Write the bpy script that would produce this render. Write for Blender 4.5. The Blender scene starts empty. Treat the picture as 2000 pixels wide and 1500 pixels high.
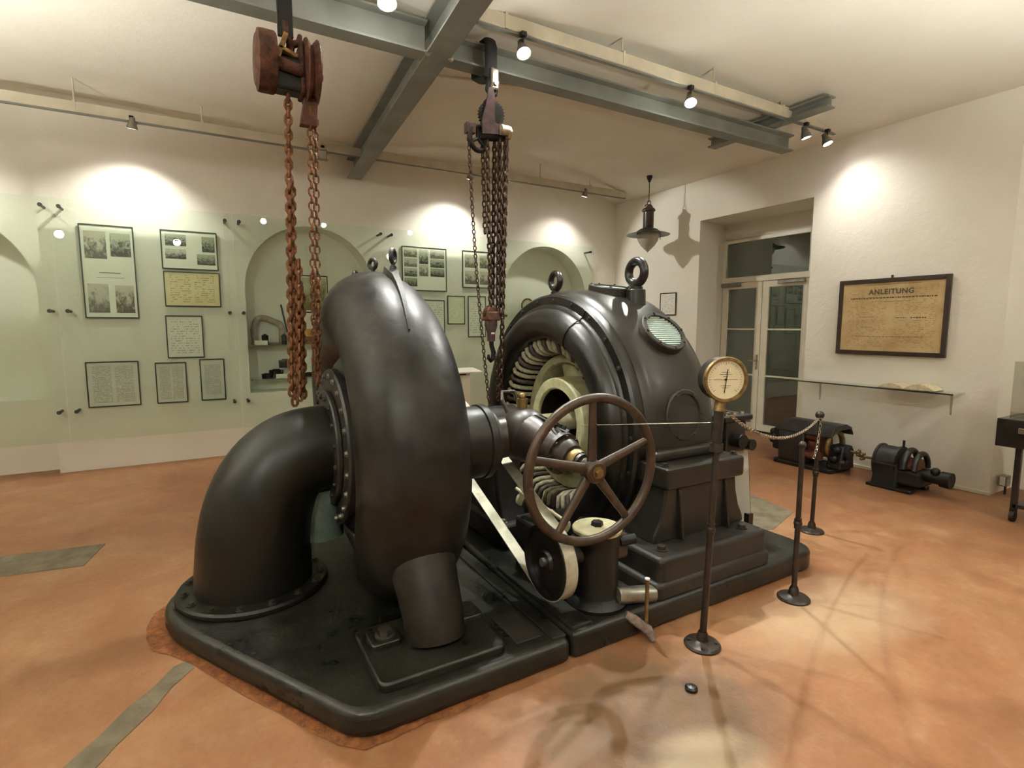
import bpy, math, random
from mathutils import Vector, Matrix
random.seed(7)
PI = math.pi
sc = bpy.context.scene
COL = sc.collection
def R(d): return math.radians(d)
def S(r, g, b):
    f = lambda c: (c/255/12.92) if c/255 <= .04045 else ((c/255+.055)/1.055)**2.4
    return (f(r), f(g), f(b), 1.0)

# ------------------------------------------------------------------ camera, world, exposure
cam = bpy.data.cameras.new('camera'); camo = bpy.data.objects.new('camera', cam); COL.objects.link(camo)
cam.sensor_fit = 'HORIZONTAL'; cam.sensor_width = 36; cam.lens = 1045/2000*36; cam.clip_start = .03
camo.location = (0, 0, 1.6); camo.rotation_euler = (R(90-6.2), 0, R(-30)); sc.camera = camo
w = bpy.data.worlds.new('night'); sc.world = w; w.use_nodes = True
w.node_tree.nodes['Background'].inputs[0].default_value = (.004, .005, .004, 1)
w.node_tree.nodes['Background'].inputs[1].default_value = 1
vs = sc.view_settings; vs.view_transform = 'Standard'; vs.look = 'None'; vs.gamma = 1; vs.use_curve_mapping = False
vs.exposure = 0.75
try:
    sc.cycles.use_denoising = True
    sc.cycles.max_bounces = 6; sc.cycles.diffuse_bounces = 4; sc.cycles.use_light_tree = False; sc.cycles.glossy_bounces = 3; sc.cycles.adaptive_threshold = .06; sc.cycles.transparent_max_bounces = 16
    sc.cycles.sample_clamp_indirect = 6
except Exception: pass

# ------------------------------------------------------------------ materials
class NT:
    def __init__(s, name):
        m = bpy.data.materials.new(name); m.use_nodes = True
        s.m = m; s.t = m.node_tree; s.n = s.t.nodes; s.l = s.t.links
        s.b = s.n['Principled BSDF']; s.out = s.n['Material Output']
    def node(s, typ, ins=None, **kw):
        n = s.n.new(typ)
        for k, v in kw.items(): setattr(n, k, v)
        for k, v in (ins or {}).items():
            if isinstance(v, bpy.types.NodeSocket): s.l.new(v, n.inputs[k])
            else: n.inputs[k].default_value = v
        return n
    def math(s, op, a, b=0.0, c=None):
        n = s.node('ShaderNodeMath', {0: a, 1: b}, operation=op)
        if c is not None: n.inputs[2].default_value = c
        return n.outputs[0]
    def ramp(s, fac, stops):
        n = s.node('ShaderNodeValToRGB', {0: fac}); e = n.color_ramp.elements
        while len(e) < len(stops): e.new(.5)
        for i, (p, c) in enumerate(stops):
            e[i].position = p; e[i].color = c if len(c) == 4 else (*c, 1)
        return n.outputs[0]
    def mix(s, fac, a, b):
        n = s.node('ShaderNodeMix', data_type='RGBA')
        for i, v in ((0, fac), (6, a), (7, b)):
            if isinstance(v, bpy.types.NodeSocket): s.l.new(v, n.inputs[i])
            else: n.inputs[i].default_value = v
        return n.outputs[2]
    def noise(s, scale, detail=5, rough=.55, vec=None, dist=0):
        n = s.node('ShaderNodeTexNoise', {'Scale': scale, 'Detail': min(detail, 4), 'Roughness': rough, 'Distortion': dist})
        if vec is not None: s.l.new(vec, n.inputs['Vector'])
        return n.outputs[0]
    def set(s, **kw):
        for k, v in kw.items():
            k = k.replace('_', ' ')
            if isinstance(v, bpy.types.NodeSocket): s.l.new(v, s.b.inputs[k])
            else: s.b.inputs[k].default_value = v
    def bump(s, h, strength=.2, dist=.01):
        n = s.node('ShaderNodeBump', {'Height': h, 'Strength': strength, 'Distance': dist})
        s.l.new(n.outputs[0], s.b.inputs['Normal'])
    def pos(s): return s.node('ShaderNodeNewGeometry').outputs['Position']
    def obj(s): return s.node('ShaderNodeTexCoord').outputs['Object']
    def gen(s): return s.node('ShaderNodeTexCoord').outputs['Generated']

def pm(name, c1, c2=None, scale=6, rough=.5, rough2=None, metal=0, bump=0, bscale=60, spec=.5, lo=.35, hi=.65, coat=0, c3=None):
    t = NT(name); v = t.pos() if scale < 0 else t.obj(); scale = abs(scale)
    if c2 is None: t.set(Base_Color=c1)
    else:
        f = t.noise(scale, 6, .6, v)
        st = [(lo, c1), (hi, c2)] + ([(min(hi+.14, .98), c3)] if c3 else [])
        t.set(Base_Color=t.ramp(f, st))
        if rough2 is not None:
            t.set(Roughness=t.ramp(f, [(lo, (rough,)*3), (hi, (rough2,)*3)]))
    if rough2 is None or c2 is None: t.set(Roughness=rough)
    t.set(Metallic=metal, Specular_IOR_Level=spec, Coat_Weight=coat)
    if bump: t.bump(t.noise(bscale, 4, .6, v), bump, .01)
    return t.m

M = {}
M['iron']   = pm('cast_iron_black', S(26,24,21), S(40,36,31), 5, .36, .5, 0, .2, 60, .55)
M['casing'] = pm('casing_bronzed_iron', S(18,17,15), S(34,31,26), 4.5, .33, .50, .15, .35, 7, .42, .34, .60, 0, S(58,49,39))
M['elbow']  = pm('elbow_iron', S(15,16,13), S(24,23,18), 4, .33, .46, 0, .12, 20, .38)
M['gen']    = pm('generator_grey_iron', S(32,30,26), S(43,40,34), 4, .28, .4, 0, .1, 40, .40)
M['genring']= pm('end_ring_black_iron', S(19,18,16), S(30,27,23), 6, .28, .4, 0, .1, 40, .5)
M['bed']    = pm('bed_oily_iron', S(20,21,17), S(36,35,28), 4.5, .26, .46, 0, .2, 40, .45)
M['plinth'] = pm('plinth_iron', S(34,31,27), S(46,42,36), 5, .46, .56, 0, .2, 50, .4)
M['dark']   = pm('dark_iron', S(17,17,15), S(27,25,22), 8, .42, .56, 0, .2, 60, .4)
M['bolt']   = pm('bolt_iron', S(44,41,36), S(70,64,55), 30, .35, .5, .4)
M['steel']  = pm('bright_steel', S(170,168,155), S(140,136,122), 20, .3, .4, .8)
M['belt']   = pm('flat_steel_belt', S(196,192,170), S(150,146,126), 9, .4, .5, .35)
M['wheel']  = pm('handwheel_brown_iron', S(74,57,43), S(52,40,31), 14, .36, .48, .25, .1, 60)
M['cream']  = pm('cream_machine_paint', S(206,203,160), S(168,164,122), 10, .4, .5, 0, .2, 60)
M['coilA']  = pm('coil_pale_tape', S(200,196,165), S(150,140,112), 30, .5)
M['coilB']  = pm('coil_dark_tape', S(60,50,46), S(92,80,72), 30, .45)
M['lid']    = pm('pale_lid', S(214,208,170), S(186,180,140), 12, .4)
M['rust']   = pm('rusty_chain_iron', S(136,88,48), S(80,47,28), 40, .7, .8, .1, .4, 200)
M['rust2']  = pm('rusty_hoist_iron', S(98,58,38), S(56,34,26), 22, .65, .8, .1, .5, 120, .4)
M['chain']  = pm('dark_oiled_chain', S(88,66,50), S(52,38,30), 40, .38, .5, .5)
M['hoist']  = pm('violet_brown_hoist_paint', S(92,66,66), S(60,42,42), 18, .42, .55, .1)
M['black']  = pm('black_webbing', S(26,25,25), S(38,36,35), 60, .8)
M['blackp'] = pm('black_gloss_paint', S(24,21,19), S(34,30,27), 20, .3)
M['pole']   = pm('stanchion_brown_iron', S(40,33,28), S(58,48,40), 25, .34, .45, .35)
M['brass']  = pm('old_brass', S(146,122,78), S(104,84,52), 25, .35, .5, .7)
M['chrome'] = pm('nickel_plate', S(190,180,165), None, 5, .2, None, .9)
M['beam']   = pm('grey_steel_beam_paint', S(136,139,130), S(120,123,114), 3, .5, .6, 0, .1, 40)
M['rail']   = pm('white_rail_paint', S(214,206,184), S(196,188,166), 4, .4)
M['lampgrey'] = pm('lamp_grey_metal', S(150,146,136), S(120,116,108), 10, .35, None, .5)
M['white']  = pm('white_door_paint', S(236,230,210), S(224,217,196), 3, .35)
M['wood']   = pm('brown_wood', S(140,92,50), S(100,62,32), 14, .5)
M['woody']  = pm('honey_wood', S(196,150,78), S(170,124,60), 14, .5)
M['framedk']= pm('dark_frame_wood', S(44,32,26), S(62,46,36), 20, .35)
M['framegy']= pm('slim_grey_frame', S(70,72,66), S(56,58,52), 20, .35, None, .4)
M['label']  = pm('white_card', S(232,228,214), None, 5, .6)
M['copper'] = pm('copper_winding', S(128,78,56), S(92,54,40), 30, .45, .55, .3)
M['cement'] = pm('grey_cement_infill', S(118,108,88), S(94,85,68), 7, .8, .9, 0, .3, 60, .3, .35, .65)
M['rag']    = pm('greyish_rag', S(140,122,108), S(104,90,80), 40, .9)
M['pale']   = pm('pale_worn_metal', S(186,168,140), S(120,100,80), 20, .5)
M['sleeve'] = pm('greenish_grey_pipe', S(96,112,102), S(70,84,74), 12, .45)
M['valve']  = pm('brown_black_valve_iron', S(50,41,35), S(34,28,24), 9, .34, .46, .1, .1, 30)
M['cast']   = pm('pale_pinkish_casting', S(176,158,144), S(150,134,122), 14, .6)
M['ochre']  = pm('ochre_paint', S(158,132,60), S(110,80,44), 18, .6)
M['purple'] = pm('purple_fabric', S(90,40,130), None, 5, .7)

def plaster(name, c1, c2):
    t = NT(name); v = t.pos()
    f = t.noise(1.3, 5, .6, v); t.set(Base_Color=t.ramp(f, [(.3, c1), (.7, c2)]), Roughness=.75, Specular_IOR_Level=.25)
    a = t.math('ADD', t.math('MULTIPLY', t.noise(5, 4, .6, v), 1.2), t.math('MULTIPLY', t.noise(38, 4, .6, v), .3))
    t.bump(a, .22, .025); return t.m
M['wall'] = plaster('white_plaster', S(240,236,224), S(233,228,214))
M['ceil'] = plaster('ceiling_plaster', S(238,233,220), S(231,225,210))

def floor_mat():
    t = NT('terracotta_screed'); v = t.pos()
    n1 = t.noise(.9, 8, .62, v, .6); n2 = t.noise(7, 6, .65, v); n3 = t.noise(60, 3, .6, v)
    c = t.ramp(n1, [(.30, S(132,88,58)), (.48, S(150,104,70)), (.62, S(161,120,85)), (.75, S(170,138,104))])
    c = t.mix(t.math('MULTIPLY', t.ramp(n2, [(.5, (0,0,0)), (.75, (1,1,1))]), .30), c, S(186,154,120))
    fine = t.noise(26, 6, .7, v); cloud = t.noise(2.6, 7, .65, v, .5)
    c = t.mix(t.ramp(cloud, [(.40, (.30,.30,.30)), (.60, (0,0,0))]), c, S(126,84,54))
    c = t.mix(t.ramp(fine, [(.38, (.22,.22,.22)), (.56, (0,0,0))]), c, S(122,82,54))
    # dark oily and pale limy stains in front of the governor side of the bed
    sep = t.node('ShaderNodeSeparateXYZ', {0: v})
    def blob(cx, cy, rx, ry):
        dx = t.math('DIVIDE', t.math('SUBTRACT', sep.outputs[0], cx), rx)
        dy = t.math('DIVIDE', t.math('SUBTRACT', sep.outputs[1], cy), ry)
        d = t.math('SQRT', t.math('ADD', t.math('MULTIPLY', dx, dx), t.math('MULTIPLY', dy, dy)))
        return t.math('MAXIMUM', t.math('SUBTRACT', 1.0, d), 0.0)
    st = t.noise(3.5, 6, .6, v, .25)
    k = t.math('MULTIPLY', blob(1.50, 1.48, .80, .60), t.math('MULTIPLY', st, 3.6))
    c = t.mix(t.ramp(k, [(.2, (0,0,0)), (.9, (.75,.75,.75))]), c, S(96,78,56))
    k = t.math('MULTIPLY', blob(1.50, 1.17, .36, .26), t.math('MULTIPLY', st, 4.0))
    c = t.mix(t.ramp(k, [(.25, (0,0,0)), (1, (.55,.55,.55))]), c, S(182,164,132))
    k = t.math('MULTIPLY', blob(3.0, 1.55, .9, .42), t.math('MULTIPLY', st, 3.0))
    c = t.mix(t.ramp(k, [(.12, (0,0,0)), (1, (.6,.6,.6))]), c, S(184,158,126))
    t.set(Base_Color=c, Roughness=t.ramp(n2, [(.35, (.42,)*3), (.7, (.62,)*3)]), Specular_IOR_Level=.35)
    t.bump(t.math('ADD', t.noise(18, 5, .6, v), t.math('MULTIPLY', n3, .4)), .25, .008)
    return t.m
M['floor'] = floor_mat()
M['ruststain'] = pm('rust_orange_stain', S(96,54,28), S(146,92,52), 22, .7, .8, 0, .4, 60, .3, .35, .65)

def glass_mat(name, tint, refl=1.0, rough=0.0):
    t = NT(name); t.n.remove(t.b)
    tr = t.node('ShaderNodeBsdfTransparent', {0: tint})
    gl = t.node('ShaderNodeBsdfGlossy', {0: (1,1,1,1), 'Roughness': rough})
    fr = t.node('ShaderNodeFresnel', {0: 1.5})
    mx = t.node('ShaderNodeMixShader', {0: t.math('MULTIPLY', fr.outputs[0], refl), 1: tr.outputs[0], 2: gl.outputs[0]})
    t.l.new(mx.outputs[0], t.out.inputs[0]); return t.m
M['glass']  = glass_mat('green_tinted_glass', (.938,.978,.942,1), .55)
M['pane']   = glass_mat('door_glass', (.80,.86,.80,1), 2.6)
M['acryl']  = glass_mat('acrylic_case', (.95,.95,.93,1), .6)
def globe_mat():
    t = NT('ribbed_lamp_glass'); t.set(Base_Color=S(226,222,204), Roughness=.25, Transmission_Weight=.55, Alpha=1.0)
    return t.m
M['globe'] = globe_mat()
def emit(name, col, st):
    t = NT(name); t.set(Base_Color=(1,1,1,1), Emission_Color=col, Emission_Strength=st); return t.m
M['lens']  = emit('lit_lamp_lens', (1, .88, .95, 1), 30)
M['lensoff'] = pm('unlit_lamp_lens', S(196,196,186), None, 5, .2)

def paper_mat(name, paper, paper2, ink, n, cols=1, word=22, dens=.5, strength=.7, mx=.09, mz=.07):
    t = NT(name); g = t.node('ShaderNodeSeparateXYZ', {0: t.gen()}); x, z = g.outputs[0], g.outputs[2]
    zn = t.math('MULTIPLY', z, n); row = t.math('FLOOR', zn); fr = t.math('FRACT', zn)
    ln = t.math('GREATER_THAN', fr, .55)
    vec = t.node('ShaderNodeCombineXYZ', {0: t.math('MULTIPLY', x, word), 1: t.math('MULTIPLY', row, 7.3), 2: .5})
    wd = t.math('LESS_THAN', t.noise(1.0, 2, .5, vec.outputs[0]), dens)
    k = t.math('MULTIPLY', ln, wd)
    for a, op, b in ((x,'GREATER_THAN',mx),(x,'LESS_THAN',1-mx),(z,'GREATER_THAN',mz),(z,'LESS_THAN',1-mz)):
        k = t.math('MULTIPLY', k, t.math(op, a, b))
    if cols == 2: k = t.math('MULTIPLY', k, t.math('GREATER_THAN', t.math('ABSOLUTE', t.math('SUBTRACT', x, .5)), .035))
    base = t.ramp(t.noise(3, 5, .6, t.gen()), [(.35, paper), (.7, paper2)])
    t.set(Base_Color=t.mix(t.math('MULTIPLY', k, strength), base, ink), Roughness=.35, Specular_IOR_Level=.4)
    return t.m
INK = S(70,66,56)
M['p_plain'] = pm('mount_card', S(244,242,228), S(238,236,220), 4, .35)
M['p_yellow'] = paper_mat('yellowed_letter', S(236,222,174), S(228,210,156), S(140,112,62), 15, 2, 20, .5, .55)
M['p_text'] = paper_mat('typed_sheet', S(242,240,228), S(236,234,220), INK, 17, 1, 26, .5, .45)
M['p_grey'] = paper_mat('dense_grey_print', S(224,222,212), S(216,214,202), INK, 34, 2, 40, .56, .5)
M['p_grey1'] = paper_mat('dense_grey_page', S(220,220,208), S(212,212,200), INK, 40, 1, 34, .58, .5, .14, .12)
M['p_green'] = paper_mat('pale_green_letter', S(236,236,206), S(230,230,196), INK, 18, 1, 20, .42, .4)
M['p_poster'] = paper_mat('brown_notice_sheet', S(206,184,138), S(176,148,100), S(96,72,44), 40, 2, 44, .47, .4, .06, .06)
M['p_book'] = pm('old_page_edges', S(226,216,186), S(200,182,140), 30, .6)
M['ink'] = pm('print_ink', S(86,78,60), None, 5, .6)
M['dial'] = pm('dial_enamel', S(224,214,180), S(214,203,166), 6, .3)
def photo_mat(name, seed, dk, lt, sc_=5):
    t = NT(name); m = t.node('ShaderNodeMapping', {0: t.gen(), 1: (seed*3.1, seed*1.7, seed)})
    n = t.noise(sc_, 6, .7, m.outputs[0], .8)
    g = t.node('ShaderNodeSeparateXYZ', {0: t.gen()}).outputs[2]
    k = t.math('ADD', t.math('MULTIPLY', n, .75), t.math('MULTIPLY', g, .3))
    t.set(Base_Color=t.ramp(k, [(.42, dk), (.52, tuple((a+b)/2 for a, b in zip(dk, lt))), (.60, lt)]), Roughness=.35); return t.m
PH = [photo_mat('old_photo_a', 1, S(60,62,52), S(196,196,176)), photo_mat('old_photo_b', 2, S(96,90,78), S(206,200,180), 4),
      photo_mat('old_photo_c', 3, S(40,44,34), S(170,176,150), 7), photo_mat('old_photo_d', 4, S(110,104,92), S(204,198,180), 3.5),
      photo_mat('old_photo_e', 5, S(36,36,30), S(206,206,186), 6)]
M['painting'] = photo_mat('small_landscape', 6, S(120,112,50), S(196,196,160), 3)

# ------------------------------------------------------------------ mesh helpers
def frame_of(d):
    d = Vector(d).normalized(); a = Vector((0,0,1)) if abs(d.z) < .9 else Vector((1,0,0))
    u = a.cross(d).normalized(); return u, d.cross(u).normalized(), d
class MB:
    def __init__(s): s.v = []; s.f = []
    def add(s, v, f):
        o = len(s.v); s.v += [tuple(p) for p in v]; s.f += [tuple(i+o for i in q) for q in f]; return s
    def box(s, x0, y0, z0, x1, y1, z1):
        return s.add([(x0,y0,z0),(x1,y0,z0),(x1,y1,z0),(x0,y1,z0),(x0,y0,z1),(x1,y0,z1),(x1,y1,z1),(x0,y1,z1)],
                     [(0,3,2,1),(4,5,6,7),(0,1,5,4),(1,2,6,5),(2,3,7,6),(3,0,4,7)])
    def obox(s, c, half, ax, ay, az):
        c = Vector(c); a = [Vector(q).normalized()*h for q, h in zip((ax,ay,az), half)]
        v = [c+sx*a[0]+sy*a[1]+sz*a[2] for sz in (-1,1) for sx, sy in ((-1,-1),(1,-1),(1,1),(-1,1))]
        return s.add(v, [(0,3,2,1),(4,5,6,7),(0,1,5,4),(1,2,6,5),(2,3,7,6),(3,0,4,7)])
    def rings(s, rings, caps=(True, True), closed=False):
        n = len(rings[0]); o = len(s.v); k = len(rings)
        for r in rings: s.v += [tuple(p) for p in r]
        for i in range(k if closed else k-1):
            a = o+i*n; b = o+((i+1) % k)*n
            for j in range(n): s.f.append((a+j, a+(j+1) % n, b+(j+1) % n, b+j))
        if not closed:
            if caps[0]: s.f.append(tuple(o+j for j in reversed(range(n))))
            if caps[1]: s.f.append(tuple(o+(k-1)*n+j for j in range(n)))
        return s
    def cyl(s, p0, p1, r0, r1=None, seg=20, caps=(True, True)):
        p0, p1 = Vector(p0), Vector(p1); u, v, d = frame_of(p1-p0); r1 = r0 if r1 is None else r1
        mk = lambda p, r: [p+u*(r*math.cos(2*PI*i/seg))+v*(r*math.sin(2*PI*i/seg)) for i in range(seg)]
        return s.rings([mk(p0, r0), mk(p1, r1)], caps)
    def tube(s, pts, rad, seg=10, caps=True, closed=False, ell=None):
        pts = [Vector(p) for p in pts]; n = len(pts)
        if not hasattr(rad, '__len__'): rad = [rad]*n
        rings = []; u = None
        for i, p in enumerate(pts):
            a = pts[(i-1) % n] if (closed or i) else p; b = pts[(i+1) % n] if (closed or i < n-1) else p
            t = (b-a).normalized()
            if u is None: u, v, _ = frame_of(t)
            else:
                u = (u-t*u.dot(t)).normalized(); v = t.cross(u)
            e = ell or (1, 1)
            rings.append([p+u*(rad[i]*e[0]*math.cos(2*PI*j/seg))+v*(rad[i]*e[1]*math.sin(2*PI*j/seg)) for j in range(seg)])
        return s.rings(rings, (caps, caps), closed)
    def lathe(s, prof, o, axis, seg=48, closed=False, caps=(False, False)):
        o = Vector(o); u, v, d = frame_of(axis)
        rings = [[o+d*a+u*(max(r,1e-4)*math.cos(2*PI*j/seg))+v*(max(r,1e-4)*math.sin(2*PI*j/seg)) for j in range(seg)] for a, r in prof]
        return s.rings(rings, caps, closed)
    def torus(s, c, axis, Rr, r, seg=36, rs=10):
        return s.lathe([(r*math.sin(2*PI*k/rs), Rr+r*math.cos(2*PI*k/rs)) for k in range(rs)], c, axis, seg, True)
    def sphere(s, c, r, seg=20, rs=10, sx=(1,1,1)):
        c = Vector(c); rings = []
        for i in range(rs+1):
            a = PI*i/rs; q = max(math.sin(a), 1e-4)
            rings.append([(c.x+sx[0]*r*q*math.cos(2*PI*j/seg), c.y+sx[1]*r*q*math.sin(2*PI*j/seg), c.z-sx[2]*r*math.cos(a)) for j in range(seg)])
        return s.rings(rings, (False, False))
    def prism(s, poly, z0, z1):
        n = len(poly); o = len(s.v)
        s.v += [(x,y,z0) for x, y in poly]+[(x,y,z1) for x, y in poly]
        s.f += [tuple(o+i for i in reversed(range(n))), tuple(o+n+i for i in range(n))]
        s.f += [(o+i, o+(i+1) % n, o+n+(i+1) % n, o+n+i) for i in range(n)]; return s
    def extr(s, poly, o, ax, ay, dvec):
        # polygon in plane (ax, ay) at o, extruded by dvec
        o, ax, ay, dv = map(Vector, (o, ax, ay, dvec)); n = len(poly); k = len(s.v)
        s.v += [tuple(o+ax*a+ay*b) for a, b in poly]+[tuple(o+ax*a+ay*b+dv) for a, b in poly]
        s.f += [tuple(k+i for i in reversed(range(n))), tuple(k+n+i for i in range(n))]
        s.f += [(k+i, k+(i+1) % n, k+n+(i+1) % n, k+n+i) for i in range(n)]; return s
    def build(s, name, mat, parent=None, smooth=35, bevel=0, seg=2, local=False, kind=None):
        off = Vector((0,0,0))
        if parent is not None and not local:
            q = parent
            while q is not None: off += q.location; q = q.parent
        me = bpy.data.meshes.new(name)
        me.from_pydata([tuple(Vector(p)-off) for p in s.v], [], s.f); me.update()
        import bmesh
        bm = bmesh.new(); bm.from_mesh(me); bmesh.ops.remove_doubles(bm, verts=bm.verts, dist=1e-5)
        bmesh.ops.recalc_face_normals(bm, faces=bm.faces); bm.to_mesh(me); bm.free()
        if smooth:
            me.polygons.foreach_set('use_smooth', [True]*len(me.polygons)); me.set_sharp_from_angle(angle=R(smooth))
        me.materials.append(M[mat] if isinstance(mat, str) else mat)
        o = bpy.data.objects.new(name, me); COL.objects.link(o)
        if parent is not None: o.parent = parent
        if bevel:
            b = o.modifiers.new('bevel', 'BEVEL'); b.width = bevel; b.segments = seg; b.limit_method = 'ANGLE'; b.angle_limit = R(40)
            b.harden_normals = False
        if kind: o['kind'] = kind
        return o
def tag(o, label=None, cat=None, group=None, kind=None):
    if label: o['label'] = label
    if cat: o['category'] = cat
    if group: o['group'] = group
    if kind: o['kind'] = kind
    return o
def thing(name, label, cat, loc=(0,0,0), rz=0, group=None):
    o = bpy.data.objects.new(name, None); COL.objects.link(o); o.empty_display_size = .1
    o.location = loc; o.rotation_euler = (0, 0, rz); return tag(o, label, cat, group)
def struct(o): o['kind'] = 'structure'; return o
def fillet(poly, rads, n=5):
    out = []; k = len(poly)
    for i in range(k):
        r = rads[i] if hasattr(rads, '__len__') else rads; p = Vector(poly[i])
        if not r: out.append(tuple(p)); continue
        a = (Vector(poly[i-1])-p); b = (Vector(poly[(i+1) % k])-p); la, lb = a.length, b.length
        d = min(r, la*.45, lb*.45); a = p+a/la*d; b = p+b/lb*d
        for j in range(n+1):
            t = j/n; out.append(tuple(a*(1-t)**2+p*2*t*(1-t)+b*t*t))
    return out
def arc(c, r, a0, a1, n): return [(c[0]+r*math.cos(R(a0+(a1-a0)*i/n)), c[1]+r*math.sin(R(a0+(a1-a0)*i/n))) for i in range(n+1)]

_bolt = None
def bolt(parent, pos, axis, s=.02, mat='bolt', name='bolt', local=False):
    """a hex-headed bolt, head of across-corner radius s, seated on pos and pointing along axis"""
    global _bolt
    if _bolt is None: _bolt = {}
    if mat not in _bolt:
        m = MB().cyl((0,0,0),(0,0,.25),1.35,seg=14).cyl((0,0,.2),(0,0,1.0),1.0,.95,seg=6)
        o = m.build('bolt', mat, None, 35); _bolt[mat] = o.data; bpy.data.objects.remove(o)
    o = bpy.data.objects.new(name, _bolt[mat]); COL.objects.link(o)
    off = Vector((0,0,0))
    if not local:
        q = parent
        while q is not None: off += q.location; q = q.parent
    o.parent = parent; o.location = Vector(pos)-off; o.scale = (s, s, s)
    o.rotation_mode = 'QUATERNION'; o.rotation_quaternion = Vector((0,0,1)).rotation_difference(Vector(axis).normalized())
    return o
def bolts_circle(parent, c, axis, Rr, n, s, a0=0, **kw):
    u, v, d = frame_of(axis); c = Vector(c)
    for i in range(n):
        a = 2*PI*i/n+a0; bolt(parent, c+u*(Rr*math.cos(a))+v*(Rr*math.sin(a)), axis, s, **kw)
def text(parent, s, size, x, y, z, mat, bold=0):
    """flat lettering in the local x-z plane of parent, facing -y, centred on x"""
    cu = bpy.data.curves.new('lettering', 'FONT'); cu.body = s; cu.size = size; cu.align_x = 'CENTER'; cu.offset = bold; cu.space_character = 1.12
    o = bpy.data.objects.new('lettering', cu); COL.objects.link(o)
    me = bpy.data.meshes.new_from_object(o.evaluated_get(bpy.context.evaluated_depsgraph_get()))
    bpy.data.objects.remove(o); me.materials.clear(); me.materials.append(M[mat])
    o = bpy.data.objects.new('lettering', me); COL.objects.link(o); o.parent = parent
    o.location = (x, y, z); o.rotation_euler = (PI/2, 0, 0); return o
def link_chain(pts, pitch, wire, wid=None):
    """interlocking oval links along a polyline, as one mesh"""
    m = MB(); pts = [Vector(p) for p in pts]
    L = [0]
    for a, b in zip(pts, pts[1:]): L.append(L[-1]+(b-a).length)
    def at(s):
        for i in range(len(pts)-1):
            if s <= L[i+1] or i == len(pts)-2:
                return pts[i].lerp(pts[i+1], (s-L[i])/max(L[i+1]-L[i], 1e-6))
    n = int(L[-1]/pitch); wid = wid or pitch*.36; hl = pitch*.5+wire*.9
    for k in range(n):
        a, b = at(k*pitch), at((k+1)*pitch); c = (a+b)/2; u, v, d = frame_of(b-a)
        if k % 2: u = v
        loop = [c+d*((hl-wid)*sg)+u*(wid*math.cos(t))+d*(wid*math.sin(t)) for sg, ts in ((1,(0,.33,.67,1)),(-1,(1,1.33,1.67,2))) for t in [q*PI for q in ts]]
        m.tube(loop, wire, 5, closed=True)
    return m

# ------------------------------------------------------------------ the room
XR, YB = 6.38, 7.41
def ceil_z(x):
    if x < 1.7:
        t = (x+4.3)/6.0; return 3.78+.22*math.sin(PI*max(0, min(1, t)))
    t = min(1, (x-1.7)/(XR-1.7)); return 3.80+(3.70-3.80)*t**3+.20*math.sin(PI*t)
m = MB(); m.add([(-4.4,-2.7,0),(7.6,-2.7,0),(7.6,8.2,0),(-4.4,8.2,0)], [(0,1,2,3)])
FLOOR = struct(m.build('floor', 'floor', None, 0))
m = MB(); xs = [-4.3+i*(XR+4.3)/60 for i in range(61)]+[7.1]
for i, x in enumerate(xs):
    m.v += [(x,-2.7,ceil_z(x)), (x,8.0,ceil_z(x))]
    if i: m.f.append((2*i-2, 2*i-1, 2*i+1, 2*i))
struct(m.build('ceiling', 'ceil', None, 60))

def arch_wall(m, y, x0, x1, z1, niches, depth):
    x = x0; N = 28
    for cx, r, spr, sill in niches:
        m.add([(x,y,0),(cx-r,y,0),(cx-r,y,z1),(x,y,z1)], [(0,1,2,3)])
        m.add([(cx-r,y,0),(cx+r,y,0),(cx+r,y,sill),(cx-r,y,sill)], [(0,1,2,3)])
        A = [(cx-r*math.cos(PI*i/N), spr+r*math.sin(PI*i/N)) for i in range(N+1)]
        for (ax, az), (bx, bz) in zip(A, A[1:]):
            m.add([(ax,y,az),(bx,y,bz),(bx,y,z1),(ax,y,z1)], [(0,1,2,3)])
            m.add([(ax,y,az),(bx,y,bz),(bx,y+depth,bz),(ax,y+depth,az)], [(0,1,2,3)])
            m.add([(ax,y+depth,sill),(bx,y+depth,sill),(bx,y+depth,bz),(ax,y+depth,az)], [(0,1,2,3)])
        for sx in (-r, r):
            m.add([(cx+sx,y,sill),(cx+sx,y+depth,sill),(cx+sx,y+depth,spr),(cx+sx,y,spr)], [(0,1,2,3)])
        m.add([(cx-r,y,sill),(cx+r,y,sill),(cx+r,y+depth,sill),(cx-r,y+depth,sill)], [(0,1,2,3)])
        x = cx+r
    m.add([(x,y,0),(x1,y,0),(x1,y,z1),(x,y,z1)], [(0,1,2,3)])
m = MB(); arch_wall(m, YB, -1.42, 7.3, 4.3, [(1.29,.80,2.07,.76),(4.92,.80,2.08,.76)], .36)
m.add([(-1.42,YB,0),(-1.42,YB+.2,0),(-1.42,YB+.2,4.3),(-1.42,YB,4.3)], [(0,1,2,3)])
struct(m.build('wall_back', 'wall', None, 0))
m = MB(); arch_wall(m, YB+.2, -4.4, -1.42, 4.3, [(-2.34,.83,1.97,.80)], .3)
struct(m.build('wall_back_recess', 'wall', None, 0))
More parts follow.
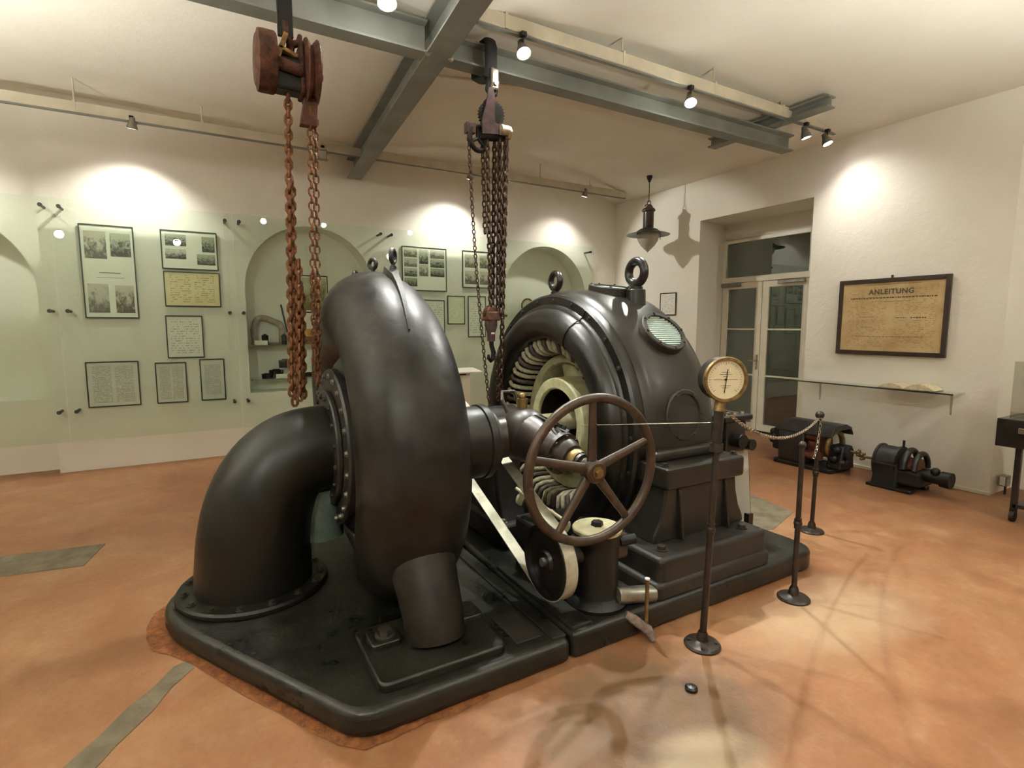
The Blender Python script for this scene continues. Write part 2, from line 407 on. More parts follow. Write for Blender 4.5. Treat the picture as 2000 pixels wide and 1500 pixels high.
# right wall with the door niche
NY0, NY1, NZ, DX = 3.88, 5.56, 3.12, 7.25
m = MB(); q = [(0,1,2,3)]
m.add([(XR,2.01,0),(XR,NY0,0),(XR,NY0,4.3),(XR,2.01,4.3)], q)
m.add([(XR,NY0,NZ),(XR,NY1,NZ),(XR,NY1,4.3),(XR,NY0,4.3)], q)
m.add([(XR,NY1,0),(XR,YB,0),(XR,YB,4.3),(XR,NY1,4.3)], q)
m.add([(XR,NY0,0),(DX,4.34,0),(DX,4.34,NZ+.05),(XR,NY0,NZ)], q)
m.add([(XR,NY1,0),(DX,5.80,0),(DX,5.80,NZ+.05),(XR,NY1,NZ)], q)
m.add([(XR,NY0,NZ),(XR,NY1,NZ),(DX,5.80,NZ+.05),(DX,4.34,NZ+.05)], q)
m.add([(DX,4.34,2.92),(DX,5.80,2.92),(DX,5.80,NZ+.05),(DX,4.34,NZ+.05)], q)
m.add([(XR,2.01,0),(6.9,2.01,0),(6.9,2.01,4.3),(XR,2.01,4.3)], q)
m.add([(6.9,2.01,0),(6.9,-2.7,0),(6.9,-2.7,4.3),(6.9,2.01,4.3)], q)
struct(m.build('wall_right', 'wall', None, 0))
m = MB(); m.add([(-4.3,-2.7,0),(-4.3,8,0),(-4.3,8,4.3),(-4.3,-2.7,4.3)], q); struct(m.build('wall_left', 'wall', None, 0))
m = MB(); m.add([(-4.4,-2.6,0),(7.0,-2.6,0),(7.0,-2.6,4.3),(-4.4,-2.6,4.3)], q); struct(m.build('wall_front', 'wall', None, 0))
struct(MB().box(XR-.02,2.0,0,XR+.01,NY0,.035).build('baseboard_right', 'white', None, 0, .004))
# cement infills set in the screed
for nm, poly in (('cement_strip', [(-.125,2.875),(-.20,2.845),(-.27,2.72),(-.355,2.625),(-.43,2.49),(-.525,2.36),(-.70,2.12),(-.95,1.80),(-.80,1.72),(-.60,2.03),(-.435,2.27),(-.37,2.39),(-.265,2.54),(-.205,2.67),(-.115,2.79)]),
                 ('cement_slab', [(-.70,4.79),(-.77,4.41),(-1.21,4.48),(-2.4,4.55),(-2.4,5.05),(-1.25,4.87)]),
                 ('cement_slab', [(3.49,2.62),(3.83,2.50),(4.34,2.66),(4.48,3.28),(4.6,4.2),(3.49,4.2)])):
    MB().prism(poly, -.01, .003).build(nm, 'cement', FLOOR, 0)

# double door with transom in the niche
D = struct(thing('door_1', 'white glazed double door with dark transom window in the wall niche', 'door', (DX, 5.07, 0)))
dx0, dx1 = DX-.05, DX+.02
def bars(name, y0, y1, z0, z1, t, par, mids=(), mat='white', x0=dx0, x1=dx1):
    m = MB(); m.box(x0,y0,z0,x1,y0+t,z1).box(x0,y1-t,z0,x1,y1,z1).box(x0,y0+t,z0,x1,y1-t,z0+t).box(x0,y0+t,z1-t,x1,y1-t,z1)
    o = m.build(name, mat, par, 0, .004)
    for z in mids: MB().box(x0+.01,y0+t,z-.011,x1-.01,y1-t,z+.011).build('glazing_bar', mat, o, 0)
    zz = [z0+t]+list(mids)+[z1-t]
    for a, b in zip(zz, zz[1:]): MB().box(x0+.03,y0+t,a,x0+.036,y1-t,b).build('pane', 'pane', o, 0)
    return o
bars('transom_frame', 4.34, 5.80, 2.29, 2.92, .055, D)
MB().box(dx0-.03,4.34,2.26,dx1,5.80,2.33).build('transom_rail', 'white', D, 0, .006)
l1 = bars('door_leaf', 5.085, 5.78, .03, 2.26, .095, D, (.86, 1.55))
l2 = bars('door_leaf', 4.36, 5.075, .03, 2.26, .095, D, (.86, 1.55))
MB().box(dx0-.012,5.10,.95,dx0,5.13,1.17).cyl((dx0-.05,5.115,1.08),(dx0,5.115,1.08),.009).cyl((dx0-.05,5.115,1.08),(dx0-.05,5.22,1.08),.009).build('door_handle', 'chrome', l1)
MB().box(dx0-.07,5.42,2.20,dx0-.03,5.76,2.245).build('door_closer', 'lampgrey', l1, 0, .006)
MB().box(dx0-.07,4.40,2.20,dx0-.03,4.80,2.245).build('door_closer', 'lampgrey', l2, 0, .006)

# ------------------------------------------------------------------ machine bed
BED = thing('machine_bed', 'black cast iron bed plate carrying the turbine and generator', 'machine bed', (1.6, 3.28, 0))
poly = [(.43,1.925),(1.448,1.935),(1.448,4.62),(.44,4.62),(-.16,3.56),(-.27,3.28),(-.20,3.02)]
MB().prism(fillet(poly, [.11,0,0,.16,.2,.25,.2], 6), 0, .118).build('bed_casting', 'bed', BED, 50, .035, 4)
poly = [(1.462,1.94),(3.48,1.94),(3.48,4.62),(1.462,4.62)]
MB().prism(fillet(poly, [0,.16,.16,0], 6), 0, .135).build('bed_casting', 'bed', BED, 50, .03, 4)
MB().box(1.36,1.97,.10,1.44,4.5,.128).build('joint_rail', 'bed', BED, 0, .006)
MB().box(1.475,1.97,.12,1.60,2.75,.150).build('joint_rail', 'bed', BED, 0, .01)
MB().box(1.20,2.03,.10,1.34,2.30,.120).build('shim_plate', 'plinth', BED, 0, .006)
MB().prism(fillet([(2.02,1.955),(2.985,1.955),(2.985,2.78),(2.02,2.78)], .05, 4), .12, .225).build('plinth_step', 'plinth', BED, 50, .025, 3)
MB().prism(fillet([(2.055,1.97),(2.96,1.97),(2.96,2.74),(2.055,2.74)], .05, 4), .2, .355).build('plinth', 'plinth', BED, 50, .025, 3)
MB().prism([(2.02,3.82),(2.985,3.82),(2.985,4.6),(2.02,4.6)], .12, .355).build('plinth', 'plinth', BED, 50, .025, 3)
for p in ((2.16,2.07),(2.22,2.18),(2.12,2.35),(2.83,2.06),(2.87,2.2),(2.20,2.5)):
    bolt(BED, (p[0], p[1], .355), (0,0,1), .026)
for p in ((1.70,2.62),(1.84,2.62),(1.66,2.36)): bolt(BED, (p[0], p[1], .135), (0,0,1), .024)
# rust ring round the prow of the bed, on the floor
edge = [(-.13,3.62),(-.19,3.52),(-.25,3.42),(-.29,3.3),(-.28,3.18),(-.245,3.06),(-.19,2.98),(-.1,2.82),(.0,2.64),(.1,2.46),(.2,2.28),(.3,2.1),(.38,1.97),(.46,1.915),(.56,1.915),(.7,1.92),(.85,1.92),(1.0,1.925)]
random.seed(11); outer = []; inner = []
for i, (x, y) in enumerate(edge):
    a = Vector(edge[max(i-1,0)]); b = Vector(edge[min(i+1,len(edge)-1)]); t = (b-a).normalized(); n_ = Vector((t.y,-t.x))
    if n_.dot(Vector((x,y))-Vector((.8,3.28))) < 0: n_ = -n_
    wdt = (.06 if i < 7 else .022)*random.uniform(.45,1.25)*(1 if 0 < i < len(edge)-1 else .2)
    outer.append((x+n_.x*wdt, y+n_.y*wdt)); inner.append((x-n_.x*.12, y-n_.y*.12))
m = MB(); k_ = len(edge)
m.v = [(x,y,.004) for x, y in outer]+[(x,y,.006) for x, y in inner]; m.f = [(i,i+1,k_+i+1,k_+i) for i in range(k_-1)]
m.build('rust_crust', 'ruststain', FLOOR, 0)

# ------------------------------------------------------------------ turbine
YS, ZC = 3.28, .88
TUR = thing('water_turbine', 'dark bronze spiral turbine casing with large bent draft pipe', 'turbine', (.88, YS, .115))
tab = [(0,.21),(45,.245),(90,.27),(135,.285),(180,.29),(205,.29),(215,.285),(225,.262),(235,.215),(245,.18),(255,.15),(270,.13),(300,.14),(330,.175),(360,.21)]
def arad(p):
    for (a, ra), (b, rb) in zip(tab, tab[1:]):
        if a <= p <= b:
            t = (p-a)/(b-a); t = t*t*(3-2*t) if False else t; return ra+(rb-ra)*t
def smooth_arad(p): return sum(arad((p+d) % 360) for d in range(-16, 17, 4))/9
def crest(p, x=.88, extra=0):
    a = smooth_arad(p % 360); r = .5+2*a+extra; return Vector((x, YS+r*math.cos(R(p)), ZC+r*math.sin(R(p))))
pts, rad = [], []
for i in range(96):
    p = 360*i/96; a = smooth_arad(p); pts.append((.88, YS+(.5+a)*math.cos(R(p)), ZC+(.5+a)*math.sin(R(p)))); rad.append(a)
# exact frames for a planar ring: build rings directly
m = MB(); rings = []
for i in range(96):
    p = 360*i/96; a = rad[i]; c = Vector(pts[i]); e = Vector((0, math.cos(R(p)), math.sin(R(p)))); x = Vector((1,0,0))
    rings.append([c+e*(a*math.cos(2*PI*j/36))+x*(a*.98*math.sin(2*PI*j/36)) for j in range(36)])
m.rings(rings, closed=True).build('spiral_casing', 'casing', TUR, 60)
MB().lathe([(-.02,0),(-.02,.40),(.0,.50),(.05,.56),(.30,.56),(.35,.50),(.37,.40),(.37,.12)], (.70,YS,ZC), (1,0,0), 64).build('runner_cover', 'dark', TUR, 35)
o = MB().lathe([(0,.12),(0,.455),(.012,.465),(.05,.465),(.06,.455),(.06,.12)], (.635,YS,ZC), (1,0,0), 64).build('cover_flange', 'iron', TUR, 35)
bolts_circle(o, (.635,YS,ZC), (-1,0,0), .425, 22, .014, .1, mat='steel')
MB().cyl((1.0,YS,ZC),(1.25,YS,ZC),.26,.2,40).build('shaft_gland', 'dark', TUR)
el = [(.625,.875),(.56,.875),(.49,.865),(.42,.838),(.355,.79),(.30,.72),(.255,.63),(.222,.53),(.203,.43),(.195,.32),(.19,.22),(.19,.13)]
er = [.25,.252,.256,.262,.268,.274,.28,.286,.291,.296,.30,.305]
def resample(P_, n):
    out = []; k = len(P_)-1
    for i in range(n):
        u = i*k/(n-1); j = min(int(u), k-1); t = u-j; p = [Vector(P_[max(0,min(k,j+q))]) for q in (-1,0,1,2)]
        out.append(tuple(.5*(2*p[1]+(p[2]-p[0])*t+(2*p[0]-5*p[1]+4*p[2]-p[3])*t*t+(3*p[1]-p[0]-3*p[2]+p[3])*t**3)))
    return out
el3 = resample([(.625,.875,.25),(.54,.875,.253),(.42,.84,.262),(.315,.745,.274),(.24,.59,.287),(.203,.40,.297),(.19,.13,.308)], 30)
el = [(q[0], q[1]) for q in el3]; er = [q[2] for q in el3]
E_ = MB(); rings = []
for i, (x, z) in enumerate(el):
    a = Vector(el[max(i-1,0)]); b = Vector(el[min(i+1,len(el)-1)]); t = (b-a).normalized(); nrm = Vector((-t.y, 0, t.x)); c = Vector((x,YS,z)); yv = Vector((0,1,0))
    rings.append([c+nrm*(er[i]*math.cos(2*PI*j/48))+yv*(er[i]*math.sin(2*PI*j/48)) for j in range(48)])
ELB = E_.rings(rings, (False, False)).build('draft_pipe', 'elbow', TUR, 60)
o = MB().lathe([(0,.24),(0,.335),(.008,.343),(.026,.343),(.034,.335),(.034,.24)], (.603,YS,ZC-.003), (1,0,0), 56).build('pipe_flange', 'iron', ELB, 35)
bolts_circle(ELB, (.603,YS,ZC), (-1,0,0), .302, 16, .014, .2)
MB().lathe([(0,.25),(0,.385),(.012,.395),(.03,.395),(.042,.385),(.042,.25)], (.19,YS,.113), (0,0,1), 64).build('floor_flange', 'elbow', ELB, 35)
bolts_circle(ELB, (.19,YS,.155), (0,0,1), .352, 15, .017, .15)
MB().cyl((.56,3.30,.34),(.56,3.30,.64),.135,seg=32).build('drain_sleeve', 'sleeve', TUR)
# foot under the near side
FT = MB().tube([(.875,2.50,.66),(.875,2.42,.50),(.875,2.33,.36),(.875,2.26,.25),(.875,2.235,.15)], [.175,.165,.15,.142,.14], 36).build('support_foot', 'casing', TUR, 60)
FP = MB().prism(fillet([(.545,2.0),(1.135,2.0),(1.135,2.46),(.545,2.46)], .05, 4), .112, .158).build('foot_plate', 'bed', FT, 50, .01, 2)
for px, py in ((.655,2.30),(1.075,2.31)):
    MB().prism(fillet([(px-.075,py-.06),(px+.06,py-.06),(px+.06,py+.07),(px-.075,py+.07)], .02, 3), .15, .185).build('bolt_pad', 'bed', FT, 50, .005)
    bolt(FT, (px, py, .185), (0,0,1), .034)
# side branch towards the valve
o = MB().lathe([(0,.17),(.08,.192),(.25,.192),(.255,.2),(.29,.2),(.30,.19),(.30,.05)], (1.0,2.55,.98), (1,0,0), 44).build('side_branch', 'casing', TUR, 35)
# lifting fin and eyebolts on the crest
m = MB(); A = []
for i in range(13):
    p = 104+i*(139-104)/12; h = .036*(1-i/12)**.8+.002; wd = (.040 if i < 3 else .024)*(1-i/14)+.004; fx = .945-.085*i/12
    b0 = crest(p, fx, -.04); b1 = crest(p, fx, h); x = Vector((1,0,0))
    A.append([b0-x*wd, b0+x*wd, b1+x*wd*.8, b1-x*wd*.8])
m.rings(A).build('lifting_fin', 'iron', TUR, 30)
def eyebolt(parent, base, up, axis, Rr, r, neck, mat, boss=None):
    base = Vector(base); up = Vector(up).normalized(); c = base+up*(neck+Rr)
    m = MB().torus(c, axis, Rr, r, 28, 12).cyl(base-up*.02, base+up*(neck+r*.4), r*.95, seg=16).cyl(base-up*.01, base+up*neck*.5, r*1.5, seg=16)
    return m.build('eyebolt', mat, parent, 60)
eyebolt(TUR, crest(107, .945, .03), (0,0,1), (.80,-.6,0), .036, .012, .035, 'iron')
eyebolt(TUR, crest(84, .95, .0), (0,0,1), (.85,.5,0), .028, .013, .05, 'iron')
eyebolt(TUR, crest(70, .90, .0), (0,0,1), (.80,-.6,0), .030, .011, .06, 'iron')

# ------------------------------------------------------------------ control valve with handwheel
VAL = thing('control_valve', 'bulbous iron regulating valve on the turbine side branch behind the big handwheel', 'valve', (1.52, 2.5, .80))
VB = MB().cyl((1.295,2.55,.98),(1.33,2.55,.98),.165,seg=28).cyl((1.33,2.55,.98),(1.50,2.53,1.0),.11,.115,28).sphere((1.52,2.50,1.0),.15,28,14,(1.0,1.1,1.0)).build('valve_body', 'valve', VAL, 60)
ax = Vector((.055,-.40,-.07)).normalized()
p0 = Vector((1.525,2.47,1.0))
pa = lambda t: p0+ax*t
VN = MB().lathe([(0,.135),(.10,.128),(.22,.098),(.27,.088),(.27,.11),(.295,.11),(.295,.09),(.33,.085),(.36,.07),(.36,.052),(.43,.05),(.43,.036),(.47,.034),(.47,.02),(.54,.019)], p0, ax, 32, caps=(True, True)).build('bonnet', 'valve', VAL, 35)
u, v, d = frame_of(ax)
for k in range(4):
    dirv = (v*math.cos(R(-50+k*17))-u*math.sin(R(-50+k*17)))
    if dirv.z < 0: dirv = -dirv
    MB().obox(pa(.13)+dirv*.125, (.085,.006,.010), ax, ax.cross(dirv), dirv).build('bonnet_rib', 'dark', VN, 0)
bolts_circle(VN, pa(.295), ax, .095, 8, .011)
MB().lathe([(.361,.055),(.385,.062),(.41,.055)], p0, ax, 24).build('gland_nut', 'brass', VN)
MB().cyl((1.52,2.52,1.13),(1.52,2.52,1.20),.03,seg=12).sphere((1.52,2.52,1.21),.022).build('oil_cup', 'brass', VAL)
MB().tube([(1.48,2.6,1.10),(1.46,2.64,1.18),(1.48,2.68,1.22),(1.56,2.68,1.22),(1.58,2.66,1.15)], .012, 8).build('oil_pipe', 'wheel', VAL)
# handwheel
WC = Vector((1.585,1.97,.912)); WN = Vector((-.07,-1,-.04)).normalized(); WR = .352
HW = MB().torus(WC, WN, WR, .023, 64, 12).build('handwheel', 'wheel', VAL, 60); HW['label'] = 'brown five-spoked iron handwheel'
wu = Vector((1,0,0)); wu = (wu-WN*wu.dot(WN)).normalized(); wv = wu.cross(-WN).normalized()
if wv.z < 0: wv = -wv
hubc = WC-WN*.01
for k in range(5):
    a = R(93+72*k); dv = wu*math.cos(a)+wv*math.sin(a); tv = WN.cross(dv)
    m = MB(); r0, r1 = hubc+dv*.03, WC+dv*(WR-.008)
    def el_(c, s1, s2): return [c+tv*(s1*math.cos(2*PI*j/10))+WN*(s2*math.sin(2*PI*j/10)) for j in range(10)]
    m.rings([el_(r0,.028,.020), el_(r0.lerp(r1,.5),.022,.016), el_(r1,.019,.015)]).build('spoke', 'wheel', HW, 60)
MB().lathe([(-.045,.02),(-.045,.052),(.03,.056),(.04,.045),(.04,.012)], WC, WN, 24).build('hub', 'wheel', HW, 35)
bolt(HW, WC+WN*.038, WN, .022, 'brass', 'hub_nut')

# ------------------------------------------------------------------ shaft bearing, belt and governor
BP = thing('bearing_pedestal', 'dark iron bearing pedestal between turbine casing and generator', 'bearing', (1.72, YS, .135))
MB().prism(fillet([(1.62,2.95),(1.90,2.95),(1.90,3.61),(1.62,3.61)], .05, 3), .13, .30).build('pedestal_base', 'dark', BP, 50, .02)
MB().extr([(-.28,0),(.28,0),(.2,.2),(.16,.55),(-.16,.55),(-.2,.2)], (1.66,YS,.28), (0,1,0), (0,0,1), (.20,0,0)).build('pedestal_column', 'dark', BP, 40, .02)
MB().cyl((1.62,YS,ZC),(1.90,YS,ZC),.16,seg=32).build('bearing_cap', 'dark', BP, 35)
for p in ((1.66,3.0),(1.86,3.0)): bolt(BP, (p[0],p[1],.30), (0,0,1), .024, 'steel')
GP = Vector((1.475,2.17,.41)); SP = Vector((1.475,YS,.885)); gr, sr = .19, .21
GOV = thing('governor', 'oil pot governor with pale lid and flat belt pulley below the handwheel', 'governor', (1.74, 2.14, .135))
PUL = MB().lathe([(-.035,.02),(-.035,.05),(-.02,.06),(-.012,.165),(-.038,.17),(-.038,gr-.003),(0,gr),(.038,gr-.003),(.038,.17),(.012,.165),(.02,.06),(.035,.05),(.035,.02)], GP, (1,0,0), 56).build('belt_pulley', 'blackp', GOV, 35)
MB().cyl(GP-Vector((.05,0,0)), GP+Vector((.22,0,0)), .022).build('pulley_shaft', 'steel', GOV)
MB().cyl((1.475+.05,2.17,.41),(1.66,2.15,.41),.045,seg=20).build('pulley_bearing', 'iron', GOV)
GB = MB().lathe([(0,.16),(.02,.165),(.04,.15),(.055,.122),(.10,.116),(.30,.114),(.35,.118),(.375,.126),(.39,.126)], (1.755,2.14,.135), (0,0,1), 40, caps=(True,True)).build('oil_pot', 'dark', GOV, 35)
LD = MB().lathe([(0,.02),(0,.128),(.006,.131),(.018,.131),(.024,.126),(.028,.03),(.028,0)], (1.755,2.14,.525), (0,0,1), 44).build('pot_lid', 'lid', GOV, 35)
MB().cyl((1.755,2.14,.55),(1.755,2.14,.575),.034,.030,6).build('lid_plug', 'dark', LD)
MB().box(1.84,2.08,.36,1.93,2.24,.50).build('side_box', 'wheel', GOV, 0, .02)
MB().cyl((1.87,2.09,.46),(1.95,2.06,.47),.028,seg=16).build('side_nut', 'dark', GOV)
MB().cyl((1.80,2.03,.20),(2.03,2.00,.165),.045,seg=24).build('bed_highlight_pipe', 'steel', GOV)  # bright pipe stands in for the highlight on the bed's curved edge
# flat belt: convex outline of both pulleys
dv = GP-SP; L = math.hypot(dv.y, dv.z); th = math.atan2(dv.z, dv.y); be = math.asin((sr-gr)/L)
loop = []
t_ = .003
a0 = th+PI/2-be*0; 
for i in range(25): a = th-PI/2+PI*i/24; loop.append((GP.y+(gr+t_)*math.cos(a), GP.z+(gr+t_)*math.sin(a)))
for i in range(25): a = th+PI/2+PI*i/24; loop.append((SP.y+(sr+t_)*math.cos(a), SP.z+(sr+t_)*math.sin(a)))
BELT = thing('drive_belt', 'pale flat drive belt running from the main shaft down to the governor pulley', 'belt', (1.475, 2.7, .6))
m = MB(); rings = []
ctr = Vector((0,(GP.y+SP.y)/2,(GP.z+SP.z)/2)); n = len(loop)
for i in range(n):
    y, z = loop[i]; a = Vector((0,*loop[i-1])); b = Vector((0,*loop[(i+1) % n])); tn = (b-a).normalized(); no = Vector((0, tn.z, -tn.y)); c = Vector((0,y,z)); x = 1.475
    rings.append([c-no*.003+Vector((x-.034,0,0)), c-no*.003+Vector((x+.034,0,0)), c+no*.003+Vector((x+.034,0,0)), c+no*.003+Vector((x-.034,0,0))])
m.rings(rings, closed=True).build('belt_band', 'belt', BELT, 30)
# rack-like linkage seen under the handwheel
LK = thing('governor_linkage', 'pale governor rod with a row of disc springs behind the handwheel', 'linkage', (1.62, 2.5, .135))
MB().cyl((1.60,2.72,.62),(1.69,2.30,.52),.011).build('rod', 'lid', LK)
for i in range(7):
    t = i/6; p = Vector((1.63,2.70,.56)).lerp(Vector((1.70,2.36,.48)), t); d = Vector((.07,-.34,-.08)).normalized()
    MB().cyl(p-d*.009, p+d*.009, .045, seg=18).build('spring_disc', 'lid' if i % 2 == 0 else 'dark', LK)
MB().box(1.60,2.34,.13,1.72,2.74,.45).build('linkage_bracket', 'dark', LK, 0, .02)
# drain cock in front of the bed
DC = thing('drain_cock', 'thin brass rod with a rag wrapped drain cock at the bed edge', 'drain cock', (1.90, 1.90, 0))
MB().cyl((1.895,1.905,.07),(1.90,1.91,.315),.0105,seg=12).build('rod', 'brass', DC)
MB().cyl((1.90,1.91,.315),(1.90,1.91,.322),.013,seg=12).build('rod_cap', 'label', DC)
MB().tube([(1.80,1.955,.135),(1.83,1.93,.11),(1.87,1.91,.075),(1.90,1.895,.05),(1.905,1.87,.02),(1.90,1.86,.004)], [.018,.026,.024,.027,.02,.012], 10).build('wrapped_rag', 'rag', DC, 60)

# ------------------------------------------------------------------ generator
GEN = thing('generator', 'large round grey iron generator with open end showing its windings', 'generator', (2.6, YS, .355))
MB().lathe([(2.28,.70),(2.28,.93),(2.31,.962),(2.36,.98),(2.46,.987),(2.72,.985),(2.82,.968),(2.89,.93),(2.935,.86),(2.95,.74),(2.96,.5),(2.96,.10)], (0,YS,ZC), (1,0,0), 96).build('stator_housing', 'gen', GEN, 40)
ER = MB().lathe([(2.30,.935),(2.265,.945),(2.215,.945),(2.20,.93),(2.20,.875),(2.185,.865),(2.178,.845),(2.15,.835),(2.115,.80),(2.098,.755),(2.10,.705),(2.115,.665),(2.14,.637),(2.17,.63),(2.31,.63)], (0,YS,ZC), (1,0,0), 96).build('end_ring', 'genring', GEN, 40)
bolts_circle(ER, (2.20,YS,ZC), (-1,0,0), .905, 26, .013, .05)
a = R(62); pr = [(2.196,.93),(2.196,.875),(2.145,.836),(2.11,.80),(2.094,.755),(2.096,.705),(2.112,.665),(2.14,.634)]
MB().tube([(x, YS-r*math.cos(a), ZC+r*math.sin(a)) for x, r in pr], .0045, 6).build('split_seam', 'blackp', ER)
# windings: one hairpin per slot, alternate pale and dark, sharing two meshes
hp = [(2.40,.715),(2.30,.712),(2.245,.70),(2.215,.675),(2.21,.60),(2.225,.555),(2.27,.535),(2.40,.53)]
cd = []
for mt in ('coilA', 'coilB'):
    sh = [math.sin(i/7*2*PI)*.018 for i in range(8)]
    o = MB().tube([(x-2.6, sh[i]+(.02 if i > 3 else -.02), r) for i, (x, r) in enumerate(hp)], .0185, 8).build('coil', mt, None, 60)
    cd.append(o.data); bpy.data.objects.remove(o)
for i in range(60):
    o = bpy.data.objects.new('coil', cd[1 if i % 3 == 2 else 0]); COL.objects.link(o); o.parent = GEN
    o.location = (0, 0, ZC-.355); o.rotation_euler = (2*PI*i/60, 0, 0)
# rotor
ROT = MB().lathe([(2.36,.505),(2.36,.45),(2.38,.44),(2.60,.44),(2.60,.505)], (0,YS,ZC), (1,0,0), 64, True).build('rotor_rim', 'cream', GEN, 35)
MB().lathe([(2.62,.05),(2.62,.50),(2.66,.505),(2.66,.05)], (0,YS,ZC), (1,0,0), 64).build('rotor_disc', 'cream', GEN, 35)
MB().lathe([(2.62,.34),(2.38,.34),(2.285,.335),(2.275,.325),(2.275,.26),(2.285,.25),(2.30,.248)], (0,YS,ZC), (1,0,0), 64).build('rotor_hub', 'cream', GEN, 35)
MB().lathe([(2.298,.249),(2.55,.247),(2.55,.05)], (0,YS,ZC), (1,0,0), 48).build('hub_hollow', 'blackp', GEN, 35)
for i in range(6):
    a = 2*PI*i/6+R(20); e = Vector((0, math.cos(a), math.sin(a))); c = Vector((2.50,YS,ZC))
    MB().cyl(c+e*.30, c+e*.455, .085, .10, 24).build('rotor_arm', 'cream', GEN)
MB().cyl((1.05,YS,ZC),(2.96,YS,ZC),.07,seg=32).build('shaft', 'lid', GEN)
MB().lathe([(-.045,.05),(-.045,sr-.02),(-.04,sr),(.04,sr),(.045,sr-.02),(.045,.05)], SP, (1,0,0), 48).build('shaft_pulley', 'blackp', GEN, 35)
# feet, covers
for sgn, yf in ((1, 2.15), (-1, 4.41)):
    side = [(-.40,0),(-.385,.05),(-.345,.12),(-.315,.22),(-.30,.34),(.30,.34),(.315,.22),(.345,.12),(.385,.05),(.40,0)]
    F_ = MB().extr(side, (2.57,yf,.35), (1,0,0), (0,0,1), (0,sgn*.30,0)).build('foot', 'gen', GEN, 40, .012)
    MB().box(2.235,min(yf-.04*sgn,yf+.30*sgn),.665,2.905,max(yf-.04*sgn,yf+.30*sgn),.795).build('foot_band', 'gen', F_, 0, .02, 3)
    MB().box(2.28,min(yf+.09*sgn,yf+.30*sgn),.79,2.88,max(yf+.09*sgn,yf+.30*sgn),.86).build('foot_pad', 'gen', F_, 0, .03, 3)
    for px in (2.27, 2.87): bolt(F_, (px, yf-.04*sgn+.06*sgn, .795), (0,0,1), .018)
for k, (x0, x1) in enumerate(((2.36,2.38),(2.76,2.78))):
    MB().extr([(0,0),(.05,0),(.012,.28),(0,.30)], (x0,2.15,.36), (0,-1,0), (0,0,1), (x1-x0,0,0)).build('foot_web', 'gen', GEN, 0, .004)
CV = MB().lathe([(0,.05),(0,.15),(.012,.162),(.035,.162),(.043,.155),(.043,.135),(.030,.128),(.030,0)], (2.575,2.345,1.045), (0,-1,.08), 48).build('inspection_cover', 'plinth', GEN, 35)
bolts_circle(CV, (2.575,2.302,1.048), (0,-1,.08), .145, 6, .008)
def vent(th, x, r):
    nrm = Vector((0,-math.cos(R(th)),math.sin(R(th)))); c = Vector((x,YS,ZC))+nrm*.965; tn = Vector((0,math.sin(R(th)),math.cos(R(th))))
    V = MB().lathe([(-.02,r),(.055,r),(.062,r-.006),(.062,r*.80),(.05,r*.79),(-.01,r*.79)], c, nrm, 48).build('vent_collar', 'plinth', GEN, 35)
    MB().lathe([(.018,.0),(.018,r*.8)], c, nrm, 32).build('vent_backing', 'lid', V)
    n = 15
    for i in range(n):
        o = -r*.8+(i+.5)*2*r*.8/n; hw = math.sqrt(max((r*.79)**2-o*o, 1e-4))
        MB().obox(c+nrm*.045+tn*o, (hw, r*.8/n*.42, .006), (1,0,0), tn, nrm).build('vent_slat', 'ventlit', V, 0)
    bolts_circle(V, c+nrm*.062, nrm, r*.9, 8, .008)
M['ventlit'] = pm('vent_painted_light', S(206,224,212), S(190,210,198), 10, .35)  # pale base colour stands in for strong light on the metal mesh
vent(42.5, 2.60, .165); vent(80, 2.65, .175)
for th, x, s in ((65, 2.67, 1.0), (112, 2.51, .82)):
    nrm = Vector((0,-math.cos(R(th)),math.sin(R(th)))); b = Vector((x,YS,ZC))+nrm*.96
    MB().cyl(b-Vector((0,0,.06)), b+Vector((0,0,.105*s)), .072*s, .066*s, 28).build('eyebolt_boss', 'genring', GEN, 35, .006)
    eyebolt(GEN, b+Vector((0,0,.105*s)), (0,0,1), (1,0,0), .078*s, .031*s, .04, 'blackp')
# terminal box behind the generator's far end
TB = thing('terminal_box', 'black terminal box with bolted studs at the far end of the generator', 'terminal box', (3.25, 2.56, .135))
MB().box(3.14,2.44,.70,3.36,2.68,.94).build('box_body', 'blackp', TB, 0, .02)
MB().box(3.19,2.50,.13,3.30,2.62,.72).build('box_post', 'dark', TB, 0, .01)
MB().box(3.10,2.42,.93,3.40,2.70,.97).build('box_lid', 'dark', TB, 0, .01)
for i in range(3): bolt(TB, (3.17+i*.08,2.47,.97), (0,0,1), .02, 'chrome', 'stud')
MB().cyl((3.22,2.44,.80),(3.22,2.36,.80),.05,seg=20).cyl((3.34,2.44,.76),(3.34,2.37,.76),.04,seg=20).build('cable_gland', 'dark', TB)
SG = thing('information_board', 'small white information board standing beside the generator plinth', 'board', (3.36, 2.50, .135))
MB().add([(3.27,2.62,.24),(3.42,2.42,.22),(3.36,2.42,.70),(3.21,2.62,.72),(3.28,2.628,.24),(3.43,2.428,.22),(3.37,2.428,.70),(3.22,2.628,.72)], [(0,1,2,3),(7,6,5,4),(0,4,5,1),(1,5,6,2),(2,6,7,3),(3,7,4,0)]).build('board_sheet', 'label', SG, 0)
MB().cyl((3.425,2.43,.22),(3.365,2.43,.70),.008,seg=8).build('board_edge', 'blackp', SG)
MB().box(3.39,2.41,.13,3.44,2.45,.23).build('board_foot', 'blackp', SG, 0)
MB().box(3.25,2.60,.13,3.30,2.64,.25).build('board_foot', 'blackp', SG, 0)

